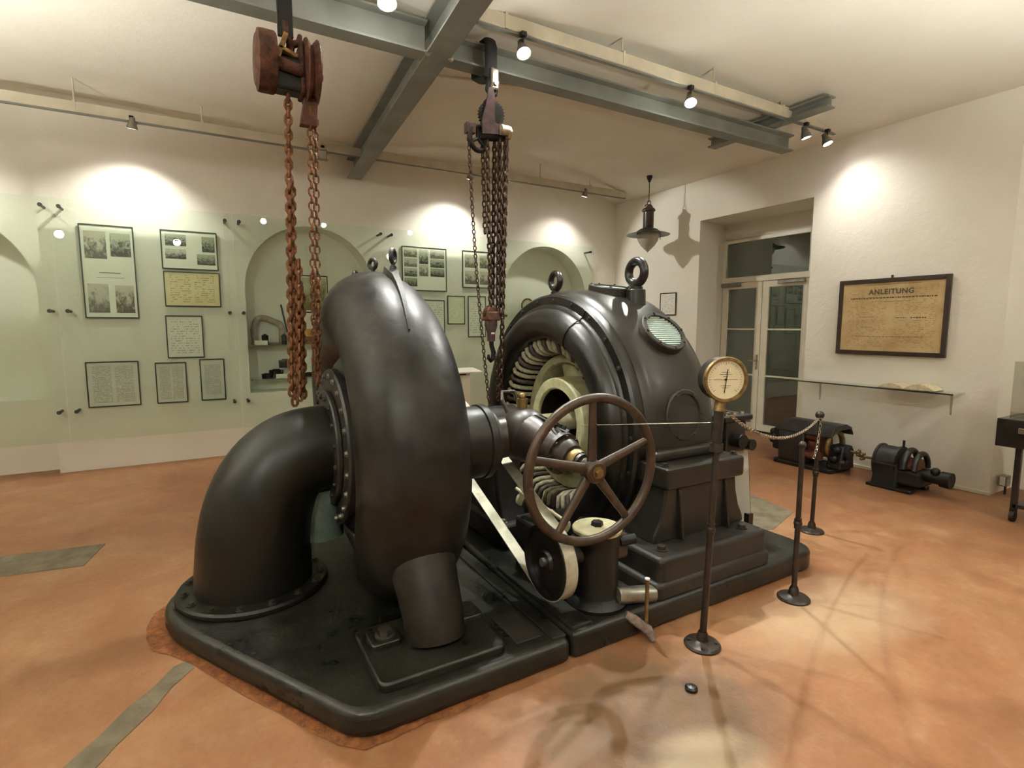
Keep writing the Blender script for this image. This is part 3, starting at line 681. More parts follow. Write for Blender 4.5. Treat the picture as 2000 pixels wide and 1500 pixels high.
# ------------------------------------------------------------------ stanchions, gauge, chain
def stanchion(label, x, y, top, knee, lean=0, ball=.024, r=.0155):
    T = thing('stanchion', label, 'stanchion', (x, y, 0), 0, 'barrier stanchions round the machine')
    P = lambda z: (x+lean*z, y, z)
    MB().lathe([(0,.0),(0,.088),(.008,.09),(.016,.082),(.022,.045),(.03,.03),(.06,.027),(.075,.02)], (x,y,0), (0,0,1), 32).build('base_disc', 'pole', T, 35)
    MB().cyl(P(.02), P(top), r, r*.9, 18).build('pole', 'pole', T)
    MB().sphere(P(knee), .024, 16, 8).cyl(P(knee-.03), P(knee+.03), .020).build('knuckle', 'pole', T)
    if ball: MB().sphere(P(top), ball, 20, 10).build('ball_finial', 'pole', T)
    return T, P
T1, P1 = stanchion('tall brown stanchion that carries the round dial gauge', 2.10, 1.72, 1.20, .60, .045, 0, .017)
MB().cyl(P1(1.0), P1(1.2), .024, seg=20).cyl(P1(.99), P1(1.03), .030, seg=20).build('pole_sleeve', 'pole', T1)
for i in range(4):
    a = PI/4+i*PI/2; bolt(T1, (2.10+.065*math.cos(a), 1.72+.065*math.sin(a), .016), (0,0,1), .009)
T2, P2 = stanchion('stanchion with slim round top closest to the plinth corner', 2.94, 1.77, .925, .46, 0, .021)
T3, P3 = stanchion('stanchion with ball top and chain, farther back by the open floor', 4.055, 2.33, .92, .47, .018, .032)
GA = thing('dial_gauge', 'round brass-rimmed pressure gauge with cream dial on the tall stanchion', 'gauge', (2.155, 1.72, 1.2))
gn = Vector((-.42,-.905,.0)).normalized(); gc = Vector((2.168,1.72,1.345))
MB().lathe([(-.055,0),(-.055,.095),(-.045,.104),(.03,.104)], gc, gn, 44).build('gauge_case', 'blackp', GA, 35)
MB().lathe([(.02,.094),(.02,.108),(.035,.111),(.045,.106),(.045,.096),(.034,.093)], gc, gn, 44, True).build('gauge_rim', 'brass', GA, 35)
MB().lathe([(.03,0),(.03,.097)], gc, gn, 44).build('gauge_dial', 'dial', GA)
gu = Vector((-gn.y, gn.x, 0)); gu = -gu if gu.x < 0 else gu
m = MB()
for i in range(31):
    a = R(225-i*9); e = gu*math.cos(a)+Vector((0,0,1))*math.sin(a); t = Vector((0,0,1))*math.cos(a)-gu*math.sin(a); ln = .012 if i % 5 == 0 else .006
    m.obox(gc+gn*.0312+e*(.082-ln/2), (ln/2, .0009, .0004), e, t, gn)
for dz, wd in ((.035,.02),(.025,.03),(.014,.012),(-.03,.026),(-.04,.016),(.0,.06)):
    m.obox(gc+gn*.0312+Vector((0,0,dz)), (wd, .0009, .0004), gu, (0,0,1), gn)
m.build('dial_marks', 'ink', GA, 0)
MB().obox(gc+gn*.0335-Vector((0,0,.008))+gu*.002, (.0018, .058, .0008), gu, Vector((0,0,1))+gu*.12, gn).cyl(gc+gn*.031, gc+gn*.037, .006, seg=12).build('pointer', 'blackp', GA, 0)
MB().cyl(P1(1.19), (2.160,1.72,1.25), .028, .022, 20).build('gauge_stem', 'brass', GA)
a, b = Vector((2.175,1.745,1.22)), Vector(P3(.90)); pts = []
for i in range(41):
    t = i/40; p = a.lerp(b, t); p.z -= .165*4*t*(1-t); pts.append(p)
tag(link_chain(pts, .024, .0035, .0075).build('barrier_chain', 'chrome', None, 60), 'thin metal barrier chain sagging from the gauge stanchion to the ball-topped one', 'chain')
pts = [Vector(P3(.90))+Vector((-.02,-.02,0)), Vector((4.03,2.30,.80)), Vector((3.99,2.29,.68)), Vector((3.955,2.29,.60))]
tag(link_chain(pts, .024, .0035, .0075).build('chain_tail', 'chrome', None, 60), 'loose end of metal chain hanging from the ball-topped stanchion', 'chain')
tag(MB().tube([(1.57,2.05,1.12),(1.85,1.9,1.125),(2.147,1.74,1.13)], .0022, 6).build('barrier_wire', 'steel', None), 'thin taut wire between the handwheel and the gauge stanchion', 'wire')
tag(MB().lathe([(0,.028),(.012,.028),(.018,.02),(.02,0)], (1.79,1.515,0), (0,0,1), 12).build('floor_plug', 'blackp', None, 30), 'small black plug lying on the stained floor in front', 'plug')

# ------------------------------------------------------------------ steel beams
def ibeam(name, label, p0, p1, h, wd, tf=.014, tw=.012):
    p0, p1 = Vector(p0), Vector(p1); d = p1-p0; s = Vector((d.y,-d.x,0)).normalized()
    w2, t2 = wd/2, tw/2
    prof = [(-w2,0),(w2,0),(w2,tf),(t2,tf+.006),(t2,h-tf-.006),(w2,h-tf),(w2,h),(-w2,h),(-w2,h-tf),(-t2,h-tf-.006),(-t2,tf+.006),(-w2,tf)]
    return tag(MB().extr(prof, p0, s, (0,0,1), d).build(name, 'beam', None, 0), label, 'beam')
bx = lambda y: 1.59+(y-3.9)*.0775
B1 = ibeam('steel_beam', 'heavy grey steel beam running from the display wall towards the viewer', (bx(-2.5),-2.5,3.53), (bx(7.40),7.40,3.53), .25, .18)
ibeam('steel_beam', 'grey cross beam carrying the black sling, between the heavy beam and the door side', (1.675,3.87,3.535), (5.81,3.87,3.535), .17, .14)
ibeam('steel_beam', 'grey cross beam above the rusty hoist, behind its black strap', (-4.2,3.87,3.535), (1.505,3.87,3.535), .22, .14)
ibeam('steel_beam', 'short dark grey beam stub under the ceiling near the poster wall', (5.42,3.18,3.715), (5.42,4.60,3.715), .11, .13)
for x, y in ((1.50,3.79),(1.68,3.79)): bolt(B1, (x,y,3.53), (0,0,-1), .016, 'chrome')

# ------------------------------------------------------------------ rails and spotlights
def rail(label, p0, p1, clips, wd=.06, h=.10):
    p0, p1 = Vector(p0), Vector(p1); T = thing('lighting_rail', label, 'rail', p0)
    d = (p1-p0).normalized(); s = Vector((d.y,-d.x,0))
    MB().obox((p0+p1)/2+Vector((0,0,h/2)), ((p1-p0).length/2, wd/2, h/2), d, s, (0,0,1)).build('rail_body', 'rail', T, 0, .006)
    MB().obox((p0+p1)/2+Vector((0,0,-.006)), ((p1-p0).length/2, wd*.3, .006), d, s, (0,0,1)).build('rail_slot', 'beam', T, 0)
    for t in clips:
        p = p0.lerp(p1, t); zc = ceil_z(p.x)
        MB().box(p.x-.012,p.y-.034,p.z,p.x+.012,p.y+.034,p.z+h+.012).cyl((p.x,p.y,p.z+h),(p.x,p.y,zc+.01),.008,seg=8).build('rail_clip', 'rail', T, 0)
    return T
rail('long white lighting rail along the display wall under the ceiling', (-4.2,6.88,3.67), (6.10,6.88,3.67), (.1,.315,.42,.52,.60,.73,.84,.93))
rail('white lighting rail beside the cross beam towards the poster wall', (1.80,3.61,3.735), (6.25,3.61,3.735), (.05,.3,.55,.78,.97))
def spot(label, pos, aim, power, ang=75, blend=.35, on=True, hang=.10, col=(1,.86,.68), s=1.0, size=.035, flood=False, spill=0):
    pos, aim = Vector(pos), Vector(aim); d = (aim-pos).normalized()
    T = thing('track_spotlight', label, 'spotlight', pos+Vector((0,0,hang)), 0, 'track spotlights')
    MB().box(pos.x-.02,pos.y-.02,pos.z+hang-.03,pos.x+.02,pos.y+.02,pos.z+hang).cyl(pos+Vector((0,0,.01)), pos+Vector((0,0,hang-.02)), .007, seg=8).build('track_adapter', 'blackp', T, 0)
    b = pos-d*.05*s
    if flood:
        u, v, _ = frame_of(d)
        MB().obox(pos-Vector((0,0,.05)), (.05,.03,.055), u, d, v).build('lamp_housing', 'lampgrey', T, 0, .006)
        MB().obox(pos-Vector((0,0,.05))+d*.031, (.042,.002,.046), u, d, v).build('lamp_lens', 'lensoff', T, 0)
        MB().box(pos.x-.06,pos.y-.03,pos.z-.115,pos.x+.06,pos.y+.03,pos.z-.108).build('barn_door', 'lampgrey', T, 0)
    else:
        MB().lathe([(-.035*s,0),(-.035*s,.022*s),(0,.028*s),(.05*s,.045*s),(.07*s,.050*s),(.074*s,.050*s),(.074*s,.044*s),(.055*s,.04*s)], b, d, 28).build('lamp_head', 'lampgrey', T, 35)
        MB().lathe([(.060*s,0),(.060*s,.042*s)], b, d, 24).build('lamp_lens', 'lens' if on else 'lensoff', T)
    if on:
        L = bpy.data.lights.new('spot_light', 'SPOT'); L.energy = power; L.color = col; L.spot_size = R(ang); L.spot_blend = blend; L.shadow_soft_size = size
        o = bpy.data.objects.new('spot_light', L); COL.objects.link(o); o.parent = T; o.location = b+d*.085*s-T.location
        o.rotation_mode = 'QUATERNION'; o.rotation_quaternion = Vector((0,0,-1)).rotation_difference(d)
    if spill:
        L = bpy.data.lights.new('lamp_spill', 'POINT'); L.energy = spill; L.color = col; L.shadow_soft_size = .05
        o = bpy.data.objects.new('lamp_spill', L); COL.objects.link(o); o.parent = T; o.location = b+d*.12*s-T.location
    return T
WARM = (.98, .97, .89); COOL = (.97, .98, .92)
spot('lit spotlight left of the rusty hoist on the display wall rail', (-.50,6.87,3.62), (-.75,7.41,1.2), 60, 118, .85, hang=.10, col=WARM)
spot('spotlight over the leftmost arched niche on the display wall rail', (-2.3,6.87,3.62), (-2.2,7.6,1.3), 50, 118, .85, col=WARM)
spot('unlit grey square floodlight between the rusty chains and the heavy beam', (1.36,6.87,3.68), (1.2,5.8,3.2), 0, on=False, hang=.05, flood=True)
spot('lit spotlight behind the thin hand chain of the dark hoist', (3.30,6.87,3.62), (3.02,7.41,1.2), 64, 118, .85, hang=.10, col=WARM)
spot('spotlight behind the thick chain bundle of the dark hoist', (3.76,6.87,3.62), (6.3,5.95,2.4), 70, 60, .4, hang=.10, col=WARM)
spot('small lit spotlight near the hanging lantern on the display wall rail', (5.27,6.87,3.62), (4.9,7.41,1.2), 36, 114, .85, hang=.10, col=WARM)
spot('bright spotlight at the top edge beside the heavy beam', (1.10,3.45,3.60), (1.0,2.75,1.2), 135, 85, .5, hang=.42, col=COOL, s=1.2, spill=5)
spot('bright spotlight beside the black sling on the near rail', (2.15,3.56,3.60), (1.95,1.7,.0), 170, 92, .5, hang=.13, col=COOL, s=1.1, spill=2)
spot('bright spotlight at the middle of the near rail', (3.90,3.56,3.60), (2.9,2.3,.8), 190, 88, .5, hang=.13, col=COOL, s=1.1, spill=2)
spot('spotlight below the short beam stub on the near rail', (5.64,3.56,3.60), (6.38,2.95,.2), 22, 124, 1.0, hang=.13, col=WARM, s=1.1)
spot('bright spotlight at the far tip of the near rail by the poster wall', (6.03,3.56,3.60), (6.38,2.2,.2), 17, 124, 1.0, hang=.13, col=WARM, s=1.1)
# added rail and spotlights, unseen behind the viewer, for fill light
rail('added white rail for fill spotlights behind the viewer', (-3.8,-.9,3.73), (6.2,-.9,3.73), (.1,.4,.7,.95))
for i, (x, ax_, ay_, pw) in enumerate(((-2.6,-1.4,3.6,150),(-.4,-.2,1.2,45),(2.2,3.6,.6,70),(4.8,5.6,1.8,90))):
    spot(('added fill spotlight behind the viewer above the bare floor', 'added fill spotlight behind the viewer facing the turbine', 'added fill spotlight behind the viewer facing the stanchions', 'added fill spotlight behind the viewer by the poster wall')[i],
         (x,-.9,3.62), (ax_,ay_,0), pw, 120, .7, hang=.10, col=WARM, size=.08)

def uplighter(label, x, y, power):  # added lamps outside the view, to brighten the ceiling and the room
    T = thing('added_fill_uplighter', label, 'added fill lamp', (x, y, 0))
    MB().lathe([(0,0),(0,.15),(.02,.14),(.03,.02)], (x,y,0), (0,0,1), 32).build('lamp_base', 'blackp', T, 35)
    MB().cyl((x,y,.02),(x,y,1.85),.014,seg=14).build('lamp_pole', 'blackp', T)
    MB().lathe([(1.84,.02),(1.86,.05),(1.92,.13),(1.98,.17),(1.985,.165),(1.925,.12),(1.88,.04)], (x,y,0), (0,0,1), 36).build('lamp_bowl', 'lampgrey', T, 35)
    MB().cyl((x,y,1.88),(x,y,1.95),.02,seg=12).build('lamp_bulb', 'lens', T)
    L = bpy.data.lights.new('fill_uplight', 'SPOT'); L.energy = power; L.color = (.97, .98, .90); L.spot_size = R(150); L.spot_blend = .6; L.shadow_soft_size = .1
    o = bpy.data.objects.new('fill_uplight', L); COL.objects.link(o); o.parent = T; o.location = (0, 0, 2.0); o.rotation_euler = (PI, 0, 0)
uplighter('added black fill uplighter beside the viewer on the poster wall side', 3.5, .2, 290)
uplighter('added black fill uplighter on the bare floor side, out towards the display wall', -2.9, 3.6, 620)
uplighter('added black fill uplighter behind the viewer', -.6, -1.6, 200)

# ------------------------------------------------------------------ hanging lantern
PX, PY = 5.85, 6.07; zc = ceil_z(PX)
LN = thing('hanging_lantern', 'old dark metal lantern with wide flat shade and pointed glass globe', 'lamp', (PX, PY, zc))
MB().lathe([(0,.0),(0,.045),(-.03,.04),(-.09,.015),(-.10,0)], (PX,PY,zc), (0,0,1), 20).build('ceiling_rose', 'blackp', LN)
MB().cyl((PX,PY,zc-.09),(PX,PY,3.42),.006,seg=8).build('suspension_rod', 'blackp', LN)
m = MB().torus((PX,PY,3.415),(1,.3,0),.028,.007,18,6)
for s in (-1, 1): m.tube([(PX,PY,3.36),(PX+s*.03,PY,3.395),(PX+s*.06,PY,3.375),(PX+s*.075,PY,3.355)], .008, 6)
m.build('scroll_hanger', 'blackp', LN, 60)
MB().lathe([(3.385,.0),(3.38,.02),(3.35,.05),(3.33,.085),(3.31,.098),(3.295,.098),(3.28,.078),(3.06,.078),(3.045,.085)], (PX,PY,0), (0,0,1), 32).build('chimney', 'framedk', LN, 40)
SH = MB().lathe([(3.05,.08),(3.03,.13),(3.005,.165),(2.99,.17),(2.985,.20),(2.955,.31),(2.948,.318),(2.95,.308),(2.978,.19),(2.98,.155)], (PX,PY,0), (0,0,1), 44).build('shade', 'framegy', LN, 40)
MB().lathe([(2.98,.165),(2.93,.163),(2.86,.145),(2.79,.10),(2.74,.05),(2.715,.02),(2.69,.0)], (PX,PY,0), (0,0,1), 32).build('glass_globe', 'globe', LN, 60)
MB().cyl((PX+.15,PY-.10,2.98),(PX+.15,PY-.10,2.88),.005,seg=6).build('pull_hook', 'blackp', LN)

# ------------------------------------------------------------------ chain hoists
HX, HY, HZ = .49, 3.32, 3.02
H1 = thing('chain_hoist', 'rusty chain hoist with two wheels hanging above the bent draft pipe', 'chain hoist', (HX, HY, HZ), 0)
zt = ceil_z(HX)
MB().box(HX-.045,HY-.012,3.17,HX+.035,HY+.012,zt).build('strap', 'black', H1, 0, .004)
MB().box(HX-.12,HY-.06,zt-.02,HX+.10,HY+.06,zt+.03).build('ceiling_plate', 'dark', H1, 0)
MB().tube([(HX-.005,HY,3.25),(HX-.005,HY,3.17),(HX+.03,HY,3.14),(HX+.065,HY,3.16),(HX+.07,HY,3.2)], [.02,.022,.024,.02,.012], 10).cyl((HX+.01,HY,3.02),(HX+.02,HY,3.16),.022).build('top_hook', 'rust2', H1, 60)
MB().lathe([(0,0),(0,.12),(.008,.135),(.012,.152),(.03,.155),(.09,.155),(.10,.148),(.105,.11),(.105,0)], (HX-.165,HY,HZ), (1,0,0), 36).build('gear_drum', 'rust2', H1, 35)
MB().box(HX-.075,HY-.06,HZ-.14,HX+.075,HY+.06,HZ+.03).cyl((HX-.1,HY,HZ),(HX+.1,HY,HZ),.055,seg=18).build('hoist_frame', 'dark', H1, 0, .015)
MB().cyl((HX-.06,HY-.075,HZ-.02),(HX+.06,HY-.075,HZ-.04),.032,seg=14).build('pawl_shaft', 'rust2', H1)
MB().box(HX+.055,HY-.075,HZ-.15,HX+.078,HY+.075,HZ+.12).build('frame_plate', 'rust2', H1, 0, .008)
MB().obox((HX-.035,HY-.03,HZ+.075), (.012,.04,.075), (1,0,-.35), (0,1,0), (.35,0,1)).obox((HX-.005,HY-.03,HZ+.055), (.05,.04,.010), (1,0,-.35), (0,1,0), (.35,0,1)).build('frame_bracket', 'ochre', H1, 0, .004)
MB().lathe([(-.04,.03),(-.04,.12),(-.034,.168),(-.028,.172),(-.022,.165),(0,.135),(.022,.165),(.028,.172),(.034,.168),(.04,.12),(.04,.03)], (HX+.118,HY,HZ-.01), (1,0,0), 40).build('chain_wheel', 'rust2', H1, 35)
MB().cyl((HX+.15,HY,HZ-.02),(HX+.185,HY,HZ-.02),.018).build('axle_stub', 'rust', H1)
MB().extr([(-.05,0),(.04,0),(.05,.14),(-.02,.16)], (HX+.10,HY-.03,HZ-.30), (1,0,0), (0,0,1), (0,.06,0)).build('chain_guide', 'rust2', H1, 0, .004)
def vchain(par, name, mat, x, y, z0, z1, x1=None, y1=None, pitch=.036, wire=.0055, bow=0, n=14):
    x1 = x if x1 is None else x1; y1 = y if y1 is None else y1
    pts = []
    for i in range(n+1):
        t = i/n; pts.append((x+(x1-x)*t+bow*math.sin(PI*t), y+(y1-y)*t, z0+(z1-z0)*t))
    return link_chain(pts, pitch, wire).build(name, mat, par, 60)
vchain(H1, 'load_chain', 'rust', HX-.005, HY, HZ-.14, 1.20, HX-.055, HY-.005, .040, .0092)
vchain(H1, 'load_chain', 'rust', HX+.000, HY+.03, HZ-.6, 1.13, HX-.04, HY+.0, .040, .0092)
vchain(H1, 'load_chain', 'rust', HX+.010, HY-.02, HZ-1.05, 1.135, HX-.015, HY-.02, .040, .0092)
vchain(H1, 'load_chain', 'rust', HX+.025, HY+.01, HZ-1.2, 1.16, HX+.01, HY+.01, .040, .0092)
vchain(H1, 'hand_chain', 'rust', HX+.105, HY-.02, HZ-.2, 1.30, HX+.075, HY-.02, .040, .0052)
vchain(H1, 'hand_chain', 'rust', HX+.140, HY+.02, HZ-.2, 1.25, HX+.098, HY+.0, .040, .0052)
vchain(H1, 'hand_chain', 'rust', HX+.098, HY+.06, HZ-1.1, 1.24, HX+.092, HY+.02, .040, .0052)
vchain(H1, 'hand_chain', 'rust', HX+.110, HY-.04, HZ-1.15, 1.24, HX+.085, HY-.03, .040, .0052)

QX, QY = 1.985, 3.755
H2 = thing('chain_hoist', 'dark violet-brown chain hoist slung from the cross beam by a black sling', 'chain hoist', (QX, QY, 3.0))
m = MB()
for s in (-1, 1):
    pass
slg = [(QX,3.757,3.45),(QX,3.752,3.56),(QX,3.752,3.68),(QX,3.775,3.725),(QX,3.87,3.735),(QX,3.965,3.725),(QX,3.985,3.68),(QX,3.985,3.52),(QX,3.93,3.49),(QX,3.80,3.47),(QX,3.772,3.45)]
m.tube(slg, .052, 12, ell=(.35, 1)).build('sling', 'black', H2, 60)
MB().box(QX-.015,QY-.036,3.36,QX+.055,QY-.006,3.52).build('shackle_plate', 'chrome', H2, 0, .016, 3)
MB().cyl((QX+.022,QY-.05,3.405),(QX+.022,QY+.03,3.405),.018,seg=12).build('shackle_pin', 'steel', H2)
MB().tube([(QX+.0,QY+.01,3.50),(QX-.02,QY,3.42),(QX-.03,QY,3.36),(QX+.0,QY,3.325),(QX+.035,QY,3.34),(QX+.04,QY,3.37)], .019, 10).build('suspension_hook', 'dark', H2, 60)
BZ = 3.035
MB().extr([(-.085,-.02),(.075,.0),(.075,.07),(.022,.082),(.022,.27),(.012,.315),(-.012,.33),(-.034,.315),(-.045,.24),(-.085,.08)], (QX-.02,QY-.062,BZ), (1,0,0), (0,0,1), (0,.014,0)).build('side_plate', 'hoist', H2, 0, .004)
MB().extr([(-.07,0),(.075,0),(.075,.075),(.055,.085),(.05,.29),(.03,.31),(.0,.31),(-.045,.26),(-.07,.10)], (QX+.01,QY+.055,BZ), (1,0,0), (0,0,1), (0,.014,0)).build('side_plate', 'hoist', H2, 0, .004)
m = MB(); gp = []
for i in range(52):
    a = 2*PI*i/52; r = .088 if i % 2 else .100; gp.append((r*math.cos(a), r*math.sin(a)))
m.extr(gp, (QX+.0,QY-.036,BZ+.15), (1,0,0), (0,0,1), (0,.07,0)).build('worm_gear', 'plinth', H2, 30)
MB().lathe([(-.036,.0),(-.036,.075),(-.045,.07),(-.045,0)], (QX+.0,QY,BZ+.15), (0,1,0), 28).build('load_sheave', 'dark', H2, 35)
MB().cyl((QX-.11,QY,BZ-.01),(QX+.10,QY,BZ+.015),.042,seg=20).build('worm_housing', 'dark', H2, 35)
MB().cyl((QX+.04,QY-.075,BZ+.03),(QX+.11,QY-.075,BZ+.03),.038,seg=18).cyl((QX+.10,QY-.06,BZ+.02),(QX+.128,QY-.06,BZ+.02),.05,seg=6).build('bearing_end', 'pale', H2, 35)
HWc = Vector((QX-.13,QY-.03,BZ-.05)); HWa = Vector((.35,-.9,.0))
m = MB().torus(HWc, HWa, .085, .019, 36, 8)
for k in range(3):
    u, v, d = frame_of(HWa); a = R(90+120*k); m.cyl(HWc, HWc+u*(.084*math.cos(a))+v*(.084*math.sin(a)), .012, seg=8)
m.build('hand_wheel', 'dark', H2, 60)
MB().box(QX-.235,QY-.07,BZ-.03,QX-.16,QY-.01,BZ+.045).build('chain_guide', 'hoist', H2, 0, .006)
vchain(H2, 'hand_chain', 'chain', QX-.215, QY-.05, BZ-.03, 1.00, QX-.055, QY-.05, .030, .0042, -.02)
vchain(H2, 'hand_chain', 'chain', QX+.0, QY-.06, 1.37, 1.00, QX+.02, QY-.06, .030, .0042)
for dx, dy, z0, z1, dx1, wv_ in ((-.045,-.02,2.99,1.72,-.02,.0075),(-.065,.02,2.99,2.3,-.045,.006),(.055,-.03,3.01,1.68,.035,.0075),(.085,.02,3.01,1.66,.065,.0075),(.045,.03,3.01,1.70,.02,.0075),(.125,-.02,3.01,1.05,.065,.0075),(.10,-.045,3.01,1.68,.05,.0075)):
    vchain(H2, 'load_chain', 'chain', QX+dx, QY+dy, z0, z1, QX+dx1, QY+dy, .040, wv_)
HB = Vector((QX-.008,QY,1.66))
MB().lathe([(0,0),(0,.05),(.02,.062),(.05,.062),(.07,.05),(.07,0)], HB+Vector((0,-.035,.04)), (0,1,0), 24).box(HB.x-.055,HB.y-.05,HB.z-.02,HB.x+.06,HB.y+.05,HB.z+.05).build('hook_block', 'rust2', H2, 35, .008)
MB().lathe([(0,.05),(-.05,.052),(-.10,.034),(-.17,.032),(-.175,.0)], HB+Vector((0,0,-.01)), (0,0,1), 20).build('swivel', 'hoist', H2, 35)
MB().box(HB.x-.014,HB.y-.036,HB.z-.125,HB.x+.014,HB.y-.03,HB.z-.11).build('load_tag', 'label', H2, 0)
MB().tube([HB+Vector(q) for q in ((0,0,-.17),(.005,0,-.22),(.022,.0,-.27),(.018,0,-.315),(-.005,0,-.335),(-.024,0,-.315),(-.022,0,-.285))], [.019,.018,.019,.02,.018,.014,.009], 12).build('hook', 'dark', H2, 60)

# ------------------------------------------------------------------ glass display panels
def standoffs(T, xs_, y0):
    for x in xs_:
        for z in (2.825, 1.755, .685):
            MB().cyl((x,y0-.012,z),(x,(YB-.001 if x > -1.42 else YB+.199),z),.014,seg=14).cyl((x,y0-.022,z),(x,y0-.010,z),.019,.021,14).build('standoff', 'bolt', T, 35)
names = ['glass panel in front of the leftmost arched niche', 'glass panel over the tall photo frame and yellow letter', 'glass panel in front of the arched niche behind the rusty chains', 'glass panel over the frames beside the turbine crest', 'glass panel in front of the arched niche behind the generator']
edges = [-3.1, -1.28, .378, 2.222, 4.0, 5.77]
for i in range(5):
    x0, x1 = edges[i]+.004, edges[i+1]-.004
    T = thing('display_glass', 'green-tinted '+names[i], 'glass panel', ((x0+x1)/2, 7.25, .36), 0, 'glass panels on the display wall')
    MB().box(x0,7.245,.36,x1,7.255,2.905).build('glass_sheet', 'glass', T, 0)
    standoffs(T, (x0+.07, x1-.07), 7.25)

# ------------------------------------------------------------------ framed sheets
def picture(label, w_, h_, loc, rz=0, frame='framegy', fw=.012, sheet='p_text', photos=(), tilt=0, group=None, depth=.018, name='framed_sheet'):
    """local x to the right, z up from the lower edge centre, front towards -y"""
    T = thing(name, label, 'picture', loc, rz, group)
    if tilt: T.rotation_euler = (tilt, 0, rz)
    a = w_/2
    MB().box(-a,-depth,0,-a+fw,0,h_).box(a-fw,-depth,0,a,0,h_).box(-a+fw,-depth,0,a-fw,0,fw).box(-a+fw,-depth,h_-fw,a-fw,0,h_).build('frame', frame, T, 0, .002, 1, local=True)
    MB().box(-a+fw,-depth*.6,fw,a-fw,-.001,h_-fw).build('sheet', sheet, T, 0, local=True)
    for k, (x0, z0, x1, z1, mt) in enumerate(photos):
        MB().box(-a+x0*w_,-depth*.6-.0015,z0*h_,-a+x1*w_,-depth*.6,z1*h_).build('photograph', mt, T, 0, local=True)
    return T
Yf = 7.40; GB_ = 'framed sheets on the display wall'
def wallpic(label, x0, x1, z0, z1, **k): return picture(label, x1-x0, z1-z0, ((x0+x1)/2, Yf, z0), 0, group=GB_, **k)
t = wallpic('tall framed sheet with four old photographs', -1.085, -.60, 1.685, 2.69, sheet='p_plain', photos=((.08,.64,.48,.93,PH[1]),(.55,.67,.93,.92,PH[0]),(.08,.06,.46,.37,PH[3]),(.58,.06,.93,.36,PH[1])))
text(t, 'NEUENKIRCHEN', .032, 0, -.0125, .475, 'ink') if False else MB().box(-.09,-.0125,.49,.10,-.0108,.497).box(-.12,-.0125,.44,.13,-.0108,.443).build('caption', 'ink', t, 0, local=True)
wallpic('framed sheet with four small photographs, above the yellow letter', -.352, .215, 2.252, 2.692, sheet='p_plain', photos=((.08,.60,.44,.90,PH[0]),(.07,.27,.43,.52,PH[4]),(.72,.48,.95,.88,PH[2]),(.62,.14,.95,.42,PH[2])))
wallpic('framed yellowed two-page letter', -.347, .222, 1.825, 2.226, sheet='p_yellow')
wallpic('framed pale typed sheet below the yellow letter', -.357, .016, 1.225, 1.72, sheet='p_text')
wallpic('framed wide grey printed sheet at the lower left', -1.125, -.642, .70, 1.205, sheet='p_grey')
wallpic('framed two-column grey page between two lower frames', -.49, -.18, .702, 1.176, sheet='p_grey')
wallpic('framed narrow grey page nearest the arched niche', -.044, .219, .706, 1.204, sheet='p_grey1')
wallpic('framed collage of many dark photographs above the turbine', 2.483, 3.157, 2.10, 2.715, sheet='p_plain',
        photos=[(x0,z0,x0+dx,z0+dz,PH[(i*2+1) % 5]) for i, (x0,z0,dx,dz) in enumerate(((.05,.76,.28,.19),(.05,.54,.28,.19),(.05,.32,.28,.19),(.05,.10,.28,.19),(.38,.62,.20,.33),(.38,.34,.20,.26),(.63,.76,.32,.19),(.63,.55,.32,.19),(.63,.34,.32,.19)))])
wallpic('framed sheet of four brownish photographs behind the chains', 3.413, 3.94, 2.17, 2.715, sheet='p_plain', photos=((.08,.55,.46,.90,PH[3]),(.55,.55,.94,.90,PH[1]),(.08,.10,.46,.46,PH[1]),(.55,.10,.94,.46,PH[3])))
wallpic('framed pale sheet half hidden by the turbine crest', 2.78, 3.12, 1.42, 1.975, sheet='p_text')
wallpic('framed pale green letter left of the hook', 3.166, 3.448, 1.625, 2.043, sheet='p_green')
wallpic('framed tall pale letter right behind the hook', 3.50, 3.80, 1.43, 2.048, sheet='p_text')
picture('small brown framed certificate by the door niche', .335, .35, (XR-.002, 6.13, 1.765), -PI/2, 'framedk', .014, 'p_text', tilt=0)
# the large notice
t = picture('large dark framed brown notice headed in big letters on the white wall', 1.06, .82, (XR-.012, 2.965, 1.285), -PI/2, 'framedk', .045, 'p_poster', tilt=0, depth=.03, name='framed_notice')
MB().cyl((-.0,-.012,.82),(0,-.012,.85),.012,seg=10).build('hanger', 'blackp', t, local=True)
text(t, 'ANLEITUNG', .072, .0, -.0195, .655, 'ink', .0035)
random.seed(3)
for z, x0, x1, th_ in ((.755,-.22,.28,.004),(.615,-.40,.42,.013),(.575,-.18,.2,.004),(.40,.06,.16,.008),(.40,.20,.34,.012),(.41,-.30,-.14,.004),(.30,-.28,-.16,.004),(.20,-.33,.33,.005)):
    x = x0; m = MB()
    while x < x1:
        l = random.uniform(.008,.03); m.box(x,-.0192,z-th_/2,min(x+l,x1),-.0182,z+th_/2); x += l+random.uniform(.004,.01)
    m.build('print_line', 'ink', t, 0, local=True, kind='stuff')
# picture in the niche
NB = YB+.355
picture('small framed landscape in the arched niche behind the rusty chains', .36, .50, (1.36, NB, 1.78), 0, 'framedk', .014, 'p_plain', ((.06,.06,.94,.94,M['painting']),), name='framed_picture')

